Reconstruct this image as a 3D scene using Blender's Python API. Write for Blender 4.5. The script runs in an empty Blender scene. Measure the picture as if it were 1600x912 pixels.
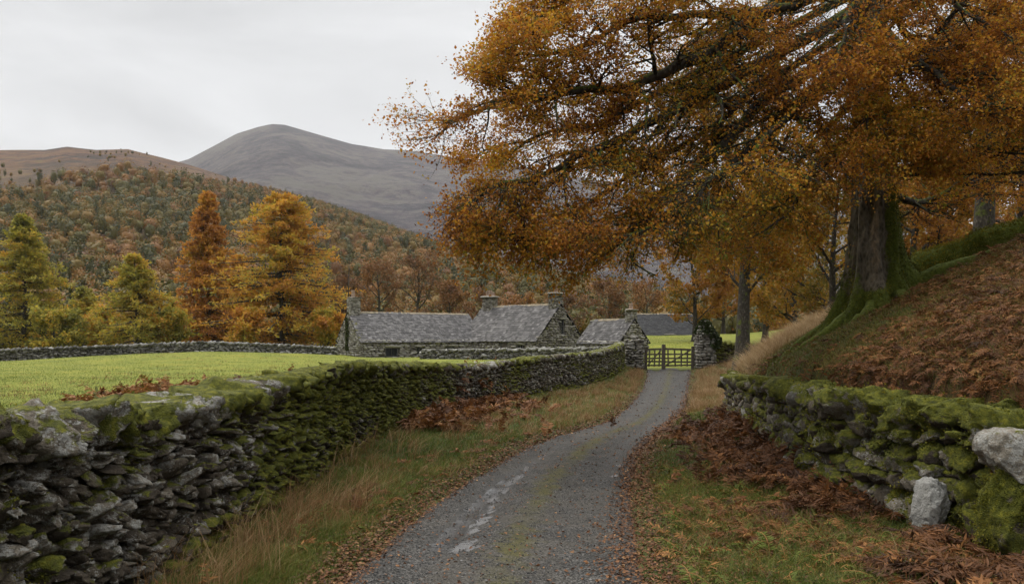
import bpy, math
import numpy as np
R = math.radians
scene = bpy.context.scene
COL = scene.collection
rng = np.random.default_rng(7)

# ------------------------------------------------------------------ camera, sky, sun, exposure
CAM_H, FPX, HOR = 2.0, 1244.4, 530.0
cam = bpy.data.objects.new('camera', bpy.data.cameras.new('camera'))
COL.objects.link(cam)
cam.location = (0, 0, CAM_H); cam.rotation_euler = (R(90), 0, 0)
cam.data.lens = 28; cam.data.sensor_width = 36; cam.data.shift_y = 74 / 1600
cam.data.clip_start = 0.1; cam.data.clip_end = 20000
scene.camera = cam
SUN_EL, SUN_AZ = R(52), R(-60)      # azimuth from +Y, clockwise positive
world = bpy.data.worlds.new('World'); scene.world = world; world.use_nodes = True
wn, wl_ = world.node_tree.nodes, world.node_tree.links
bg = wn['Background']; bg.inputs['Strength'].default_value = 0.1
sky = wn.new('ShaderNodeTexSky'); sky.sky_type = 'NISHITA'; sky.sun_disc = False
sky.sun_elevation = SUN_EL; sky.sun_rotation = SUN_AZ
tc = wn.new('ShaderNodeTexCoord')
sep = wn.new('ShaderNodeSeparateXYZ'); wl_.new(tc.outputs['Generated'], sep.inputs[0])
mr = wn.new('ShaderNodeMapRange'); mr.inputs['From Min'].default_value = 0.4; mr.inputs['From Max'].default_value = 1.0
mr.inputs['To Min'].default_value = 6.9; mr.inputs['To Max'].default_value = 40
wl_.new(sep.outputs['Z'], mr.inputs['Value'])
mp = wn.new('ShaderNodeMapping'); mp.inputs['Scale'].default_value = (1.1, 1.1, 4.0); mp.inputs['Rotation'].default_value = (0, R(14), 0)
wl_.new(tc.outputs['Generated'], mp.inputs['Vector'])
nz = wn.new('ShaderNodeTexNoise'); nz.inputs['Scale'].default_value = 2.2; nz.inputs['Distortion'].default_value = .5; nz.inputs['Detail'].default_value = 5; nz.inputs['Roughness'].default_value = 0.5
wl_.new(mp.outputs[0], nz.inputs['Vector'])
mr2 = wn.new('ShaderNodeMapRange'); mr2.inputs['From Min'].default_value = 0.3; mr2.inputs['From Max'].default_value = 0.7
mr2.inputs['To Min'].default_value = 0.76; mr2.inputs['To Max'].default_value = 1.1
wl_.new(nz.outputs['Fac'], mr2.inputs['Value'])
mul = wn.new('ShaderNodeMath'); mul.operation = 'MULTIPLY'
wl_.new(mr.outputs[0], mul.inputs[0]); wl_.new(mr2.outputs[0], mul.inputs[1])
cloud = wn.new('ShaderNodeVectorMath'); cloud.operation = 'SCALE'; cloud.inputs[0].default_value = (0.985, 0.99, 1.0)
wl_.new(mul.outputs[0], cloud.inputs['Scale'])
mixs = wn.new('ShaderNodeMix'); mixs.data_type = 'RGBA'; mixs.inputs['Factor'].default_value = 0.96
wl_.new(sky.outputs[0], mixs.inputs['A']); wl_.new(cloud.outputs[0], mixs.inputs['B'])
wl_.new(mixs.outputs['Result'], bg.inputs['Color'])
sl = bpy.data.lights.new('sun', 'SUN'); sl.energy = 1.5; sl.angle = R(35); sl.color = (1.0, 0.92, 0.8)
sun = bpy.data.objects.new('sun', sl); COL.objects.link(sun)
sun.rotation_euler = (R(90) - SUN_EL, 0, -SUN_AZ + R(180))
scene.view_settings.view_transform = 'Standard'; scene.view_settings.look = 'None'
scene.view_settings.exposure = 0.25; scene.view_settings.gamma = 1
scene.view_settings.use_curve_mapping = False
scene.render.engine = 'CYCLES'
scene.cycles.max_bounces = 6; scene.cycles.diffuse_bounces = 3; scene.cycles.transmission_bounces = 3
scene.cycles.transparent_max_bounces = 8; scene.cycles.volume_bounces = 1
scene.cycles.caustics_reflective = False; scene.cycles.caustics_refractive = False
scene.cycles.use_denoising = True

# ------------------------------------------------------------------ helpers
def at(px, py, Y):
    return np.array([(px - 800) * Y / FPX, Y, CAM_H - (py - HOR) * Y / FPX])

def _h(ix, iy, iz, seed):
    with np.errstate(over='ignore'):
        n = (ix.astype(np.int64).astype(np.uint32) * np.uint32(374761393) + iy.astype(np.int64).astype(np.uint32) * np.uint32(668265263)
             + iz.astype(np.int64).astype(np.uint32) * np.uint32(2147483647) + np.uint32((seed * 974711 + 12345) & 0xffffffff))
        n = (n ^ (n >> np.uint32(13))) * np.uint32(1274126177)
        n = n ^ (n >> np.uint32(16))
        n = n * np.uint32(2246822519); n = n ^ (n >> np.uint32(15))
    return n.astype(np.float64) / 4294967295.0

def noise3(p, seed=0):
    p = np.asarray(p, float); i = np.floor(p); f = p - i; f = f * f * (3 - 2 * f)
    out = 0
    for dx in (0, 1):
        wx = f[..., 0] if dx else 1 - f[..., 0]
        for dy in (0, 1):
            wy = f[..., 1] if dy else 1 - f[..., 1]
            for dz in (0, 1):
                wz = f[..., 2] if dz else 1 - f[..., 2]
                out = out + wx * wy * wz * _h(i[..., 0] + dx, i[..., 1] + dy, i[..., 2] + dz, seed)
    return out * 2 - 1

def noise2(x, y, sc, seed=0, octs=3):
    x = np.asarray(x, float); y = np.asarray(y, float); t = 0; a = 1; n = 0
    for o in range(octs):
        t = t + a * noise3(np.stack([x / sc * 2 ** o, y / sc * 2 ** o, np.full_like(x, o * 7.3)], -1), seed + o); n += a; a *= .5
    return t / n

def ss(a, b, x):
    t = np.clip((np.asarray(x, float) - a) / (b - a), 0, 1); return t * t * (3 - 2 * t)

def unit(v):
    return v / np.maximum(np.linalg.norm(v, axis=-1, keepdims=True), 1e-9)

class MB:
    """collects verts and faces (and per-vertex float attributes) into one mesh"""
    def __init__(s): s.V = []; s.Q = []; s.T = []; s.A = {}; s.n = 0
    def add(s, V, Q=None, T=None, **at_):
        V = np.asarray(V, float).reshape(-1, 3); m = len(V)
        if Q is not None and len(Q): s.Q.append(np.asarray(Q).reshape(-1, 4) + s.n)
        if T is not None and len(T): s.T.append(np.asarray(T).reshape(-1, 3) + s.n)
        for k, a in at_.items():
            s.A.setdefault(k, []).append((s.n, np.broadcast_to(np.asarray(a, float).ravel(), (m,)) if np.ndim(a) == 0 else np.asarray(a, float).ravel()))
        s.V.append(V); s.n += m
        return s
    def build(s, name, mat, parent=None, smooth=False):
        V = np.concatenate(s.V) if s.V else np.zeros((0, 3))
        Q = np.concatenate(s.Q) if s.Q else np.zeros((0, 4), int)
        T = np.concatenate(s.T) if s.T else np.zeros((0, 3), int)
        me = bpy.data.meshes.new(name)
        me.vertices.add(len(V)); me.vertices.foreach_set('co', V.astype(np.float32).ravel())
        lv = np.concatenate([Q.ravel(), T.ravel()]).astype(np.int32)
        me.loops.add(len(lv)); me.loops.foreach_set('vertex_index', lv)
        npoly = len(Q) + len(T); me.polygons.add(npoly)
        st = np.concatenate([np.arange(len(Q)) * 4, len(Q) * 4 + np.arange(len(T)) * 3]).astype(np.int32)
        me.polygons.foreach_set('loop_start', st)
        if smooth: me.polygons.foreach_set('use_smooth', np.ones(npoly, bool))
        else: me.polygons.foreach_set('use_smooth', np.zeros(npoly, bool))
        me.update(calc_edges=True)
        for k, parts in s.A.items():
            arr = np.zeros(len(V), np.float32)
            for off, a in parts: arr[off:off + len(a)] = a
            at_ = me.attributes.new(k, 'FLOAT', 'POINT'); at_.data.foreach_set('value', arr)
        me.materials.append(mat)
        o = bpy.data.objects.new(name, me); COL.objects.link(o)
        if parent is not None:
            o.parent = parent
            o.matrix_parent_inverse = parent.matrix_basis.inverted()
        return o

def tag(o, label=None, cat=None, group=None, kind=None):
    if label: o['label'] = label
    if cat: o['category'] = cat
    if group: o['group'] = group
    if kind: o['kind'] = kind
    return o

def thing(name, loc, label, cat, group=None):
    o = bpy.data.objects.new(name, None); COL.objects.link(o); o.location = tuple(float(c) for c in loc)
    o.empty_display_size = .2
    return tag(o, label, cat, group, 'thing')

BOXQ = np.array([[0, 1, 3, 2], [4, 6, 7, 5], [0, 4, 5, 1], [2, 3, 7, 6], [0, 2, 6, 4], [1, 5, 7, 3]])
def box_v(c, u, v, w, hx, hy, hz):
    c, u, v, w = map(np.asarray, (c, u, v, w))
    return np.array([c + sx * hx * u + sy * hy * v + sz * hz * w for sx in (-1, 1) for sy in (-1, 1) for sz in (-1, 1)])
XA, YA, ZA = np.eye(3)

def kites(P, D, N, L, W, fold=0.0):
    """leaf shaped quads"""
    D = unit(D); S = unit(np.cross(D, N)); N = np.cross(S, D)
    L = np.asarray(L)[:, None] if np.ndim(L) else L; W = np.asarray(W)[:, None] if np.ndim(W) else W
    n = len(P)
    V = np.stack([P, P + .45 * L * D + .5 * W * S + fold * L * N, P + L * D, P + .45 * L * D - .5 * W * S + fold * L * N], 1)
    return V.reshape(-1, 3), np.arange(4 * n).reshape(-1, 4)

def blades(P, H, W, lean, seed=0, bend=.5):
    """grass blades: bent tapering strips; lean (n,2) is how far the tip moves sideways per height"""
    r = np.random.default_rng(seed); n = len(P)
    a = r.uniform(0, 2 * np.pi, n); S = np.stack([np.cos(a), np.sin(a), np.zeros(n)], -1) * (W[:, None] * .5)
    L3 = np.concatenate([lean, np.zeros((n, 1))], -1)
    up = np.array([0, 0, 1.0])
    m1 = P + H[:, None] * (up * .5 + L3 * .5 * (1 - bend)); m2 = P + H[:, None] * (up * .82 + L3 * .8); tip = P + H[:, None] * (up * .98 + L3 * 1.15)
    V = np.stack([P - S, P + S, m1 - S * .85, m1 + S * .85, m2 - S * .5, m2 + S * .5, tip], 1).reshape(-1, 3)
    b = np.arange(n)[:, None] * 7
    Q = np.concatenate([b + [0, 1, 3, 2], b + [2, 3, 5, 4]]); T = b + [4, 5, 6]
    return V, Q, T

def tubes(P, Rad, n=5):
    """P (B,k,3) polylines, Rad (B,k)"""
    B, k, _ = P.shape
    Tn = unit(np.gradient(P, axis=1))
    ref = np.where(np.abs(Tn[:, :1, 2:3]) > .9, np.array([1.0, 0, 0]), np.array([0, 0, 1.0]))
    U = unit(np.cross(np.broadcast_to(ref, Tn.shape), Tn)); W = np.cross(Tn, U)
    a = np.arange(n) * 2 * np.pi / n
    V = P[:, :, None] + Rad[:, :, None, None] * (np.cos(a)[:, None] * U[:, :, None] + np.sin(a)[:, None] * W[:, :, None])
    b = (np.arange(B) * k * n)[:, None, None]; i = (np.arange(k - 1) * n)[None, :, None]; j = np.arange(n)[None, None]; j2 = (j + 1) % n
    Q = np.stack([b + i + j, b + i + j2, b + i + n + j2, b + i + n + j], -1).reshape(-1, 4)
    return V.reshape(-1, 3), Q

def resample(pts, k):
    """smooth curve through points, k samples"""
    pts = np.asarray(pts, float); m = len(pts)
    e = np.concatenate([[2 * pts[0] - pts[1]], pts, [2 * pts[-1] - pts[-2]]])
    t = np.linspace(0, m - 1 - 1e-6, k); i = t.astype(int); f = (t - i)[:, None]
    a, b, c, d = e[i], e[i + 1], e[i + 2], e[i + 3]
    return .5 * (2 * b + (c - a) * f + (2 * a - 5 * b + 4 * c - d) * f ** 2 + (3 * b - a - 3 * c + d) * f ** 3)

# ------------------------------------------------------------------ node material helpers
class NM:
    def __init__(s, name):
        s.m = bpy.data.materials.new(name); s.m.use_nodes = True
        s.t = s.m.node_tree; s.n = s.t.nodes; s.b = s.n['Principled BSDF']; s.out = s.n['Material Output']
        s.b.inputs['Roughness'].default_value = .85; s.b.inputs['Specular IOR Level'].default_value = .25
        s.geo = s.n.new('ShaderNodeNewGeometry')
    def put(s, sock, v):
        if isinstance(v, bpy.types.NodeSocket): s.t.links.new(v, sock)
        else: sock.default_value = v if not (isinstance(v, tuple) and len(v) == 3 and sock.type == 'RGBA') else (*v, 1)
    def attr(s, name):
        a = s.n.new('ShaderNodeAttribute'); a.attribute_name = name; return a.outputs['Fac']
    def noise(s, scale, detail=4, rough=.6, vec=None, dist=0, out='Fac'):
        a = s.n.new('ShaderNodeTexNoise'); a.inputs['Scale'].default_value = scale; a.inputs['Detail'].default_value = detail
        a.inputs['Roughness'].default_value = rough; a.inputs['Distortion'].default_value = dist
        s.put(a.inputs['Vector'], vec if vec is not None else s.geo.outputs['Position']); return a.outputs[out]
    def voro(s, scale, vec=None, feature='F1', out='Distance', rand=1.0):
        a = s.n.new('ShaderNodeTexVoronoi'); a.feature = feature; a.inputs['Scale'].default_value = scale; a.inputs['Randomness'].default_value = rand
        s.put(a.inputs['Vector'], vec if vec is not None else s.geo.outputs['Position']); return a.outputs[out]
    def ramp(s, f, stops, mode='LINEAR'):
        a = s.n.new('ShaderNodeValToRGB'); e = a.color_ramp.elements; a.color_ramp.interpolation = mode
        while len(e) < len(stops): e.new(.5)
        for k, (p, c) in enumerate(stops):
            e[k].position = p; e[k].color = (*c, 1) if isinstance(c, tuple) else (c, c, c, 1)
        s.put(a.inputs['Fac'], f); return a.outputs['Color']
    def step(s, v, a, b, lo=0., hi=1.):
        m = s.n.new('ShaderNodeMapRange'); m.interpolation_type = 'SMOOTHSTEP'
        m.inputs['From Min'].default_value = a; m.inputs['From Max'].default_value = b; m.inputs['To Min'].default_value = lo; m.inputs['To Max'].default_value = hi
        s.put(m.inputs['Value'], v); return m.outputs[0]
    def math(s, op, a, b=0., clamp=False):
        m = s.n.new('ShaderNodeMath'); m.operation = op; m.use_clamp = clamp; s.put(m.inputs[0], a); s.put(m.inputs[1], b); return m.outputs[0]
    def mix(s, f, a, b, blend='MIX'):
        m = s.n.new('ShaderNodeMix'); m.data_type = 'RGBA'; m.blend_type = blend
        s.put(m.inputs['Factor'], f); s.put(m.inputs['A'], a); s.put(m.inputs['B'], b); return m.outputs['Result']
    def sepxyz(s, v):
        a = s.n.new('ShaderNodeSeparateXYZ'); s.put(a.inputs[0], v); return a.outputs
    def mapping(s, scale, vec=None):
        a = s.n.new('ShaderNodeMapping'); a.inputs['Scale'].default_value = scale
        s.put(a.inputs['Vector'], vec if vec is not None else s.geo.outputs['Position']); return a.outputs[0]
    def bump(s, h, strength=.5, dist=.02):
        a = s.n.new('ShaderNodeBump'); a.inputs['Strength'].default_value = strength; a.inputs['Distance'].default_value = dist
        s.put(a.inputs['Height'], h); s.put(s.b.inputs['Normal'], a.outputs[0]); return s
    def col(s, c): s.put(s.b.inputs['Base Color'], c); return s
    def rough(s, r): s.put(s.b.inputs['Roughness'], r); return s

def leaf_mat(name, stops, trans=.35, var=.25):
    m = NM(name); c = m.ramp(m.attr('tint'), stops)
    m.col(c); m.rough(.6); m.b.inputs['Specular IOR Level'].default_value = .2
    tr = m.n.new('ShaderNodeBsdfTranslucent'); m.put(tr.inputs['Color'], c)
    mx = m.n.new('ShaderNodeMixShader'); mx.inputs[0].default_value = trans
    m.t.links.new(m.b.outputs[0], mx.inputs[1]); m.t.links.new(tr.outputs[0], mx.inputs[2]); m.t.links.new(mx.outputs[0], m.out.inputs['Surface'])
    return m.m

def stone_mat(name, moss_bias=0., base=((.024, .017, .011), (.085, .068, .047), (.21, .185, .145)), lichen=.5, moss=((.028, .034, .005), (.1, .105, .01), (.22, .205, .018))):
    m = NM(name)
    t = m.attr('tint'); n1 = m.noise(9, 6, .65); n2 = m.noise(45, 4, .7)
    f = m.math('ADD', m.math('MULTIPLY', t, .55), m.math('MULTIPLY', n1, .5))
    c = m.ramp(f, [(.2, base[0]), (.5, base[1]), (.85, base[2])])
    c = m.mix(m.step(n2, .42, .62, 0, .55), c, m.mix(.6, c, (.02, .018, .015)))
    li = m.math('ADD', m.math('MULTIPLY', m.noise(6, 5, .7), .45), m.math('MULTIPLY', m.noise(27, 6, .75), .55)); lf = m.step(m.math('ADD', li, m.math('MULTIPLY', t, .12)), .66 - .12 * lichen, .71 - .12 * lichen)
    c = m.mix(m.math('MULTIPLY', lf, .8), c, m.ramp(n2, [(.3, (.15, .148, .135)), (.7, (.4, .395, .36))]))
    nzv = m.sepxyz(m.geo.outputs['Normal'])[2]
    mf = m.math('ADD', m.math('ADD', m.attr('moss'), m.math('MULTIPLY', nzv, .28)), m.math('MULTIPLY', m.math('SUBTRACT', m.noise(5, 5, .65), .5), 1.7))
    mk = m.step(m.math('ADD', mf, moss_bias), .5, .68)
    mc = m.ramp(m.noise(14, 5, .7), [(.3, moss[0]), (.52, moss[1]), (.72, moss[2])])
    c = m.mix(mk, c, mc)
    m.col(c).rough(.9)
    m.bump(m.math('ADD', m.math('MULTIPLY', n1, .6), m.math('ADD', n2, m.math('MULTIPLY', m.noise(110, 2), m.math('MULTIPLY', mk, 1.2)))), 1., .035)
    return m.m

def bark_mat(name, dark=(.012, .01, .007), mid=(.05, .042, .03), moss=.5, mossc=((.03, .045, .006), (.11, .13, .013)), mz=None):
    m = NM(name); v = m.mapping((1, 1, .5)); n1 = m.noise(9, 6, .7, v); vo = m.voro(14, v)
    c = m.ramp(m.math('ADD', m.math('MULTIPLY', n1, .7), m.math('MULTIPLY', vo, .5)), [(.3, dark), (.7, mid), (.95, (.13, .115, .09))])
    nzv = m.sepxyz(m.geo.outputs['Normal'])[2]
    mf = m.math('ADD', m.math('ADD', m.math('MULTIPLY', nzv, .3), m.attr('moss')), m.math('MULTIPLY', m.math('SUBTRACT', m.noise(2.3, 5, .65), .5), 1.6))
    mk = m.step(mf, .62 - moss * .5, .82 - moss * .5)
    c = m.mix(m.step(m.math('ADD', m.attr('moss'), m.math('MULTIPLY', m.math('SUBTRACT', m.noise(5, 6, .75), .5), 1.5)), -.75, -.5, .8, 0), c, m.ramp(n1, [(.3, (.09, .065, .04)), (.7, (.27, .2, .125))]))
    c = m.mix(mk, c, m.ramp(m.noise(20, 4, .7), [(.3, mossc[0]), (.7, mossc[1])]))
    m.col(c).rough(.92).bump(m.math('ADD', m.math('MULTIPLY', n1, .5), m.math('ADD', vo, m.math('MULTIPLY', m.noise(70, 3), .4))), .9, .03)
    return m.m

# ------------------------------------------------------------------ terrain functions
def smooth_table(xk, yk, sig):
    X = np.arange(-14, 70, .1); Yv = np.interp(X, xk, yk)
    k = np.arange(-40, 41) * .1; w = np.exp(-.5 * (k / sig) ** 2); w /= w.sum()
    Yp = np.concatenate([np.full(40, Yv[0]), Yv, np.full(40, Yv[-1])])
    Ys = np.convolve(Yp, w, 'valid')
    return lambda q: np.interp(q, X, Ys)
YK = [-12, 0, 4, 7.2, 8.9, 10.9, 14.3, 18.2, 22.2, 27.5, 34, 42.5, 49, 53, 60]
lane_z = smooth_table(YK, [.1, -.05, -.1, -.21, -.29, -.366, -.437, -.53, -.677, -.896, -.924, -.733, -.363, 0, .25], .9)
lane_l = smooth_table(YK, [-1.85, -1.75, -1.68, -1.55, -1.45, -1.27, -.66, .19, 1.2, 3.2, 4.92, 6.93, 8.3, 8.95, 10], .8)
lane_r = smooth_table(YK, [1.0, 1.0, 1.05, 1.17, 1.37, 1.62, 2.13, 2.9, 3.94, 5.42, 7.35, 9.4, 10.9, 12.0, 13.2], .8)
LW = np.array([(-2.75, -8), (-2.9, 1), (-3.05, 4.5), (-3.05, 8), (-3.15, 12.5), (-3.3, 16), (-3.15, 20), (-2.6, 25), (-1.3, 30.5), (1.4, 37), (4.4, 43), (6.3, 48), (7.45, 52.4)])
RW = np.array([(6.2, 2.5), (5.6, 5), (5.0, 7.8), (4.6, 9.8), (4.5, 11.5), (5.0, 14.5), (5.6, 18), (6.3, 22), (7.15, 27)])
wall_l = smooth_table(list(LW[:, 1]) + [60], list(LW[:, 0]) + [9], .7)
wall_r = smooth_table([-12] + list(RW[:, 1]) + [33, 40, 46, 53, 60], [6.5] + list(RW[:, 0]) + [9.0, 10.9, 12.2, 13.8, 15.5], .7)
rtop = smooth_table([-12, 8, 11, 14.5, 18, 22, 27, 30, 34, 42, 50, 58], [1.2, 1.2, 1.2, 1.14, 1.02, .9, .7, .1, -.3, -.2, .2, .5], .7)
rise_d = [0, .6, 1.25, 2.3, 3.3, 6, 9.3, 15, 30, 60, 200]
rise_h = [0, .6, 1.1, 1.65, 2.15, 3.4, 4.15, 5, 8, 14, 30]
def fade(y): return np.interp(y, [22, 27, 32, 40, 60, 100, 160], [1, .9, .6, .42, .38, .38, .2])

def field_z(x, y):
    z = .14 + .62 * np.exp(-((x + 29) / 11.) ** 2) * ss(40, 74, y) - .3 * ss(-37, -52, x) * ss(40, 75, y) + .12 * (1 - ss(20, 45, y))
    return z + .1 * noise2(x, y, 7, 3) + .05 * noise2(x, y, 2.2, 33)

def ground_z(x, y):
    x = np.asarray(x, float); y = np.asarray(y, float); yc = np.clip(y, -12, 60)
    lz, xl, xr, a, b = lane_z(yc), lane_l(yc), lane_r(yc), wall_l(yc), wall_r(yc)
    b = b + np.maximum(y - 60, 0) * .25
    bumps = .05 * noise2(x, y, .9, 11) + .03 * noise2(x, y, .25, 17, 2)
    inl = lz - .05
    tl = np.clip((xl - x) / np.maximum(xl - a, .3), 0, 1)
    zl = lz - .03 + .08 * ss(0, .25, xl - x) + (.06 + .2 * ss(14, 26, yc)) * ss(0.05, 1, tl) + bumps * ss(0, .5, xl - x)
    tr = np.clip((x - xr) / np.maximum(b - xr, .3), 0, 1)
    zr = lz - .03 + .08 * ss(0, .25, x - xr) + (.04 + .28 * ss(11, 20, yc)) * ss(.05, 1, tr) + bumps * ss(0, .5, x - xr)
    z = np.where(x < xl, zl, np.where(x > xr, zr, inl))
    fz = field_z(x, y)
    z = z + (fz - z) * ss(0, .55, a - x)
    d = np.maximum(x - b, 0)
    bz = rtop(yc) - .14 + np.interp(d, rise_d, rise_h) * fade(y) + .12 * noise2(x, y, 2.2, 23) * ss(0, 1.5, d) + .05 * noise2(x, y, .6, 29) * ss(0, .5, d)
    z = z + (bz - z) * ss(.05, .5, x - b)
    g = fz + .043 * np.clip(y - 55, 0, 62) * ss(8, 16, x) + np.interp(np.maximum(x - 20 - .25 * np.maximum(y - 53, 0), 0), rise_d, rise_h) * .4 * np.clip(1 - (y - 60) / 200, 0, 1)
    z = z + (g - z) * ss(51.5, 58, y)
    far = ss(150, 400, np.hypot(x, y))
    return z * (1 - far)

def bank_brown(x, y):
    d = x - wall_r(np.clip(y, -12, 60))
    return np.clip(np.maximum(1 - ss(10.5, 14.5, y), ss(1.6, 3.4, d) * (1 - ss(19, 25, y))) + .65 * noise2(x, y, 1.6, 41), 0, 1)
def on_ground(x, y, dz=0.):
    return np.stack([x, y, ground_z(x, y) + dz], -1)

# ------------------------------------------------------------------ ground sheet
def axis(*segs):
    out = [segs[0][0]]
    for a, b, st in segs:
        out += list(np.linspace(a, b, max(2, int(round((b - a) / st)) + 1))[1:])
    return np.array(out)
def make_ground():
    gx = axis((-6000, -600, 600), (-600, -160, 40), (-160, -60, 3), (-60, -10, .7), (-10, 14, .13), (14, 30, .5), (30, 160, 4), (160, 600, 40), (600, 6000, 600))
    gy = axis((-60, -12, 4), (-12, 2, .5), (2, 30, .13), (30, 60, .3), (60, 130, 1.2), (130, 600, 30), (600, 7000, 600))
    Xg, Yg = np.meshgrid(gx, gy); Z = ground_z(Xg, Yg); nx, ny = len(gx), len(gy)
    i = (np.arange(ny - 1) * nx)[:, None] + np.arange(nx - 1)
    Q = np.stack([i, i + 1, i + nx + 1, i + nx], -1).reshape(-1, 4)
    yc = np.clip(Yg, -12, 60)
    fieldw = ss(0, .4, wall_l(yc) - Xg); fieldw = np.maximum(fieldw, ss(52, 56, Yg))
    bankw = ss(.1, .6, Xg - wall_r(yc)) * (1 - ss(52, 58, Yg))
    d = Xg - wall_r(yc)
    brown = bankw * np.clip(.15 + bank_brown(Xg, Yg), 0, 1)
    m = NM('ground_cover')
    n1, n2, n3 = m.noise(.35, 5, .6), m.noise(3.2, 6, .7), m.noise(28, 4, .7)
    mixn = m.math('ADD', m.math('MULTIPLY', n1, .5), m.math('MULTIPLY', n2, .5))
    cf = m.ramp(mixn, [(.35, (.075, .088, .008)), (.5, (.12, .132, .012)), (.62, (.17, .16, .02))])
    cv = m.ramp(m.math('ADD', m.math('MULTIPLY', n2, .6), m.math('MULTIPLY', n3, .4)), [(.32, (.022, .026, .006)), (.5, (.045, .055, .01)), (.65, (.07, .05, .018))])
    cb = m.ramp(m.math('ADD', m.math('MULTIPLY', n2, .6), m.math('MULTIPLY', n3, .4)), [(.3, (.018, .01, .005)), (.5, (.06, .03, .012)), (.7, (.1, .05, .02))])
    c = m.mix(m.attr('fieldw'), cv, cf); c = m.mix(m.attr('brown'), c, cb)
    m.col(c).rough(.95).bump(m.math('ADD', n2, n3), .6, .05)
    mb = MB().add(np.stack([Xg, Yg, Z], -1), Q, fieldw=fieldw, brown=brown)
    tag(mb.build('ground', m.m, smooth=True), kind='structure')
make_ground()

# ------------------------------------------------------------------ lane
def make_lane():
    ys = axis((-10, 2, .3), (2, 30, .1), (30, 54.0, .25)); n = 41; u = np.linspace(0, 1, n)
    l, r = lane_l(ys) - .12, lane_r(ys) + .12
    edge = .09
    X = l[:, None] + (r - l)[:, None] * u
    jl = noise2(np.zeros_like(ys), ys, .8, 5) * edge; jr = noise2(np.ones_like(ys) * 9, ys, .8, 6) * edge
    X = X + jl[:, None] * (1 - u) ** 4 + jr[:, None] * u ** 4
    Y = np.repeat(ys[:, None], n, 1)
    prof = .035 * np.exp(-((u - .5) / .13) ** 2) - .028 * np.exp(-((u - .24) / .09) ** 2) - .024 * np.exp(-((u - .78) / .1) ** 2) - .055 * ss(.42, .5, abs(u - .5))
    Z = lane_z(ys)[:, None] + prof + .012 * noise2(X, Y, .5, 8) + .02 * noise2(X, Y, 1.7, 9)
    i = (np.arange(len(ys) - 1) * n)[:, None] + np.arange(n - 1)
    Q = np.stack([i, i + 1, i + n + 1, i + n], -1).reshape(-1, 4)
    U = np.broadcast_to(u, X.shape)
    dep = -(prof + .012 * noise2(X, Y, .5, 8) + .02 * noise2(X, Y, 1.7, 9))
    m = NM('wet_tarmac')
    uu, wet0 = m.attr('across'), m.attr('wet')
    n1, n2, n3 = m.noise(2.0, 5, .6), m.noise(30, 5, .75), m.voro(70, out='Color')
    v3 = m.sepxyz(n3)[0]
    c = m.ramp(m.math('ADD', m.math('MULTIPLY', n2, .5), m.math('MULTIPLY', v3, .5)), [(.3, (.009, .009, .008)), (.5, (.034, .032, .029)), (.72, (.125, .118, .108))])
    c = m.mix(m.step(n1, .35, .65, 0, .75), c, m.mix(.55, c, (.018, .017, .015)))
    c = m.mix(m.step(m.noise(.9, 5, .7), .45, .65, 0, .4), c, (.075, .066, .053))
    mid = m.math('ABSOLUTE', m.math('SUBTRACT', uu, .52))
    mossf = m.math('MULTIPLY', m.step(m.noise(1.1, 4, .6), .4, .6, .3, .9), m.step(m.math('ADD', mid, m.math('MULTIPLY', m.math('SUBTRACT', m.noise(3.5, 5, .7), .5), .38)), .0, .1, 1, 0))
    c = m.mix(m.math('MULTIPLY', mossf, .8), c, m.ramp(n2, [(.3, (.03, .03, .008)), (.7, (.095, .083, .018))]))
    ed = m.step(m.math('ABSOLUTE', m.math('SUBTRACT', uu, .5)), .4, .5)
    c = m.mix(m.math('MULTIPLY', ed, m.step(n1, .35, .6, .3, .9)), c, (.035, .022, .012))
    c = m.mix(m.step(m.math('ADD', wet0, m.math('MULTIPLY', n1, .3)), .3, .85, 0, .6), c, (.016, .015, .013))
    pud = m.step(m.math('ADD', wet0, m.math('MULTIPLY', m.math('SUBTRACT', m.noise(5.5, 5, .65), .5), .9)), .6, .66)
    damp = m.step(m.math('ADD', wet0, m.math('MULTIPLY', n1, .5)), .25, .8)
    c = m.mix(m.math('MULTIPLY', pud, .75), c, (.02, .019, .017))
    m.col(c)
    rg = m.math('SUBTRACT', m.math('SUBTRACT', .92, m.math('MULTIPLY', damp, .3)), m.math('MULTIPLY', pud, .8), True)
    m.rough(m.math('MAXIMUM', rg, .16)); m.put(m.b.inputs['Specular IOR Level'], m.step(pud, 0, 1, .16, 1.))
    bm = m.n.new('ShaderNodeBump'); bm.inputs['Distance'].default_value = .012
    m.put(bm.inputs['Strength'], m.step(pud, 0, 1, .9, .12))
    m.put(bm.inputs['Height'], m.math('ADD', m.math('MULTIPLY', v3, .6), n2)); m.put(m.b.inputs['Normal'], bm.outputs[0])
    w = np.exp(-((U - .25) / .07) ** 2) * (.14 + .68 * ss(7.8, 9.2, Y) * (1 - ss(13, 18, Y))) + .3 * np.exp(-((U - .8) / .09) ** 2) * ss(9, 12, Y) * (1 - ss(30, 45, Y)) + .32 * ss(28, 50, Y)
    tag(MB().add(np.stack([X, Y, Z], -1), Q, across=U, wet=w).build('lane', m.m, smooth=True), kind='structure')
make_lane()
def lane_surf(x, y):
    u = (x - lane_l(y) + .12) / (lane_r(y) - lane_l(y) + .24)
    return lane_z(y) + .035 * np.exp(-((u - .5) / .13) ** 2) - .028 * np.exp(-((u - .24) / .09) ** 2) - .024 * np.exp(-((u - .78) / .1) ** 2) - .055 * ss(.42, .5, abs(u - .5)) + .012 * noise2(x, y, .5, 8) + .02 * noise2(x, y, 1.7, 9)
def surf_z(x, y):
    inl = (x > lane_l(y) - .1) & (x < lane_r(y) + .1)
    return np.where(inl, np.maximum(lane_surf(x, y), ground_z(x, y)), ground_z(x, y))

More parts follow.
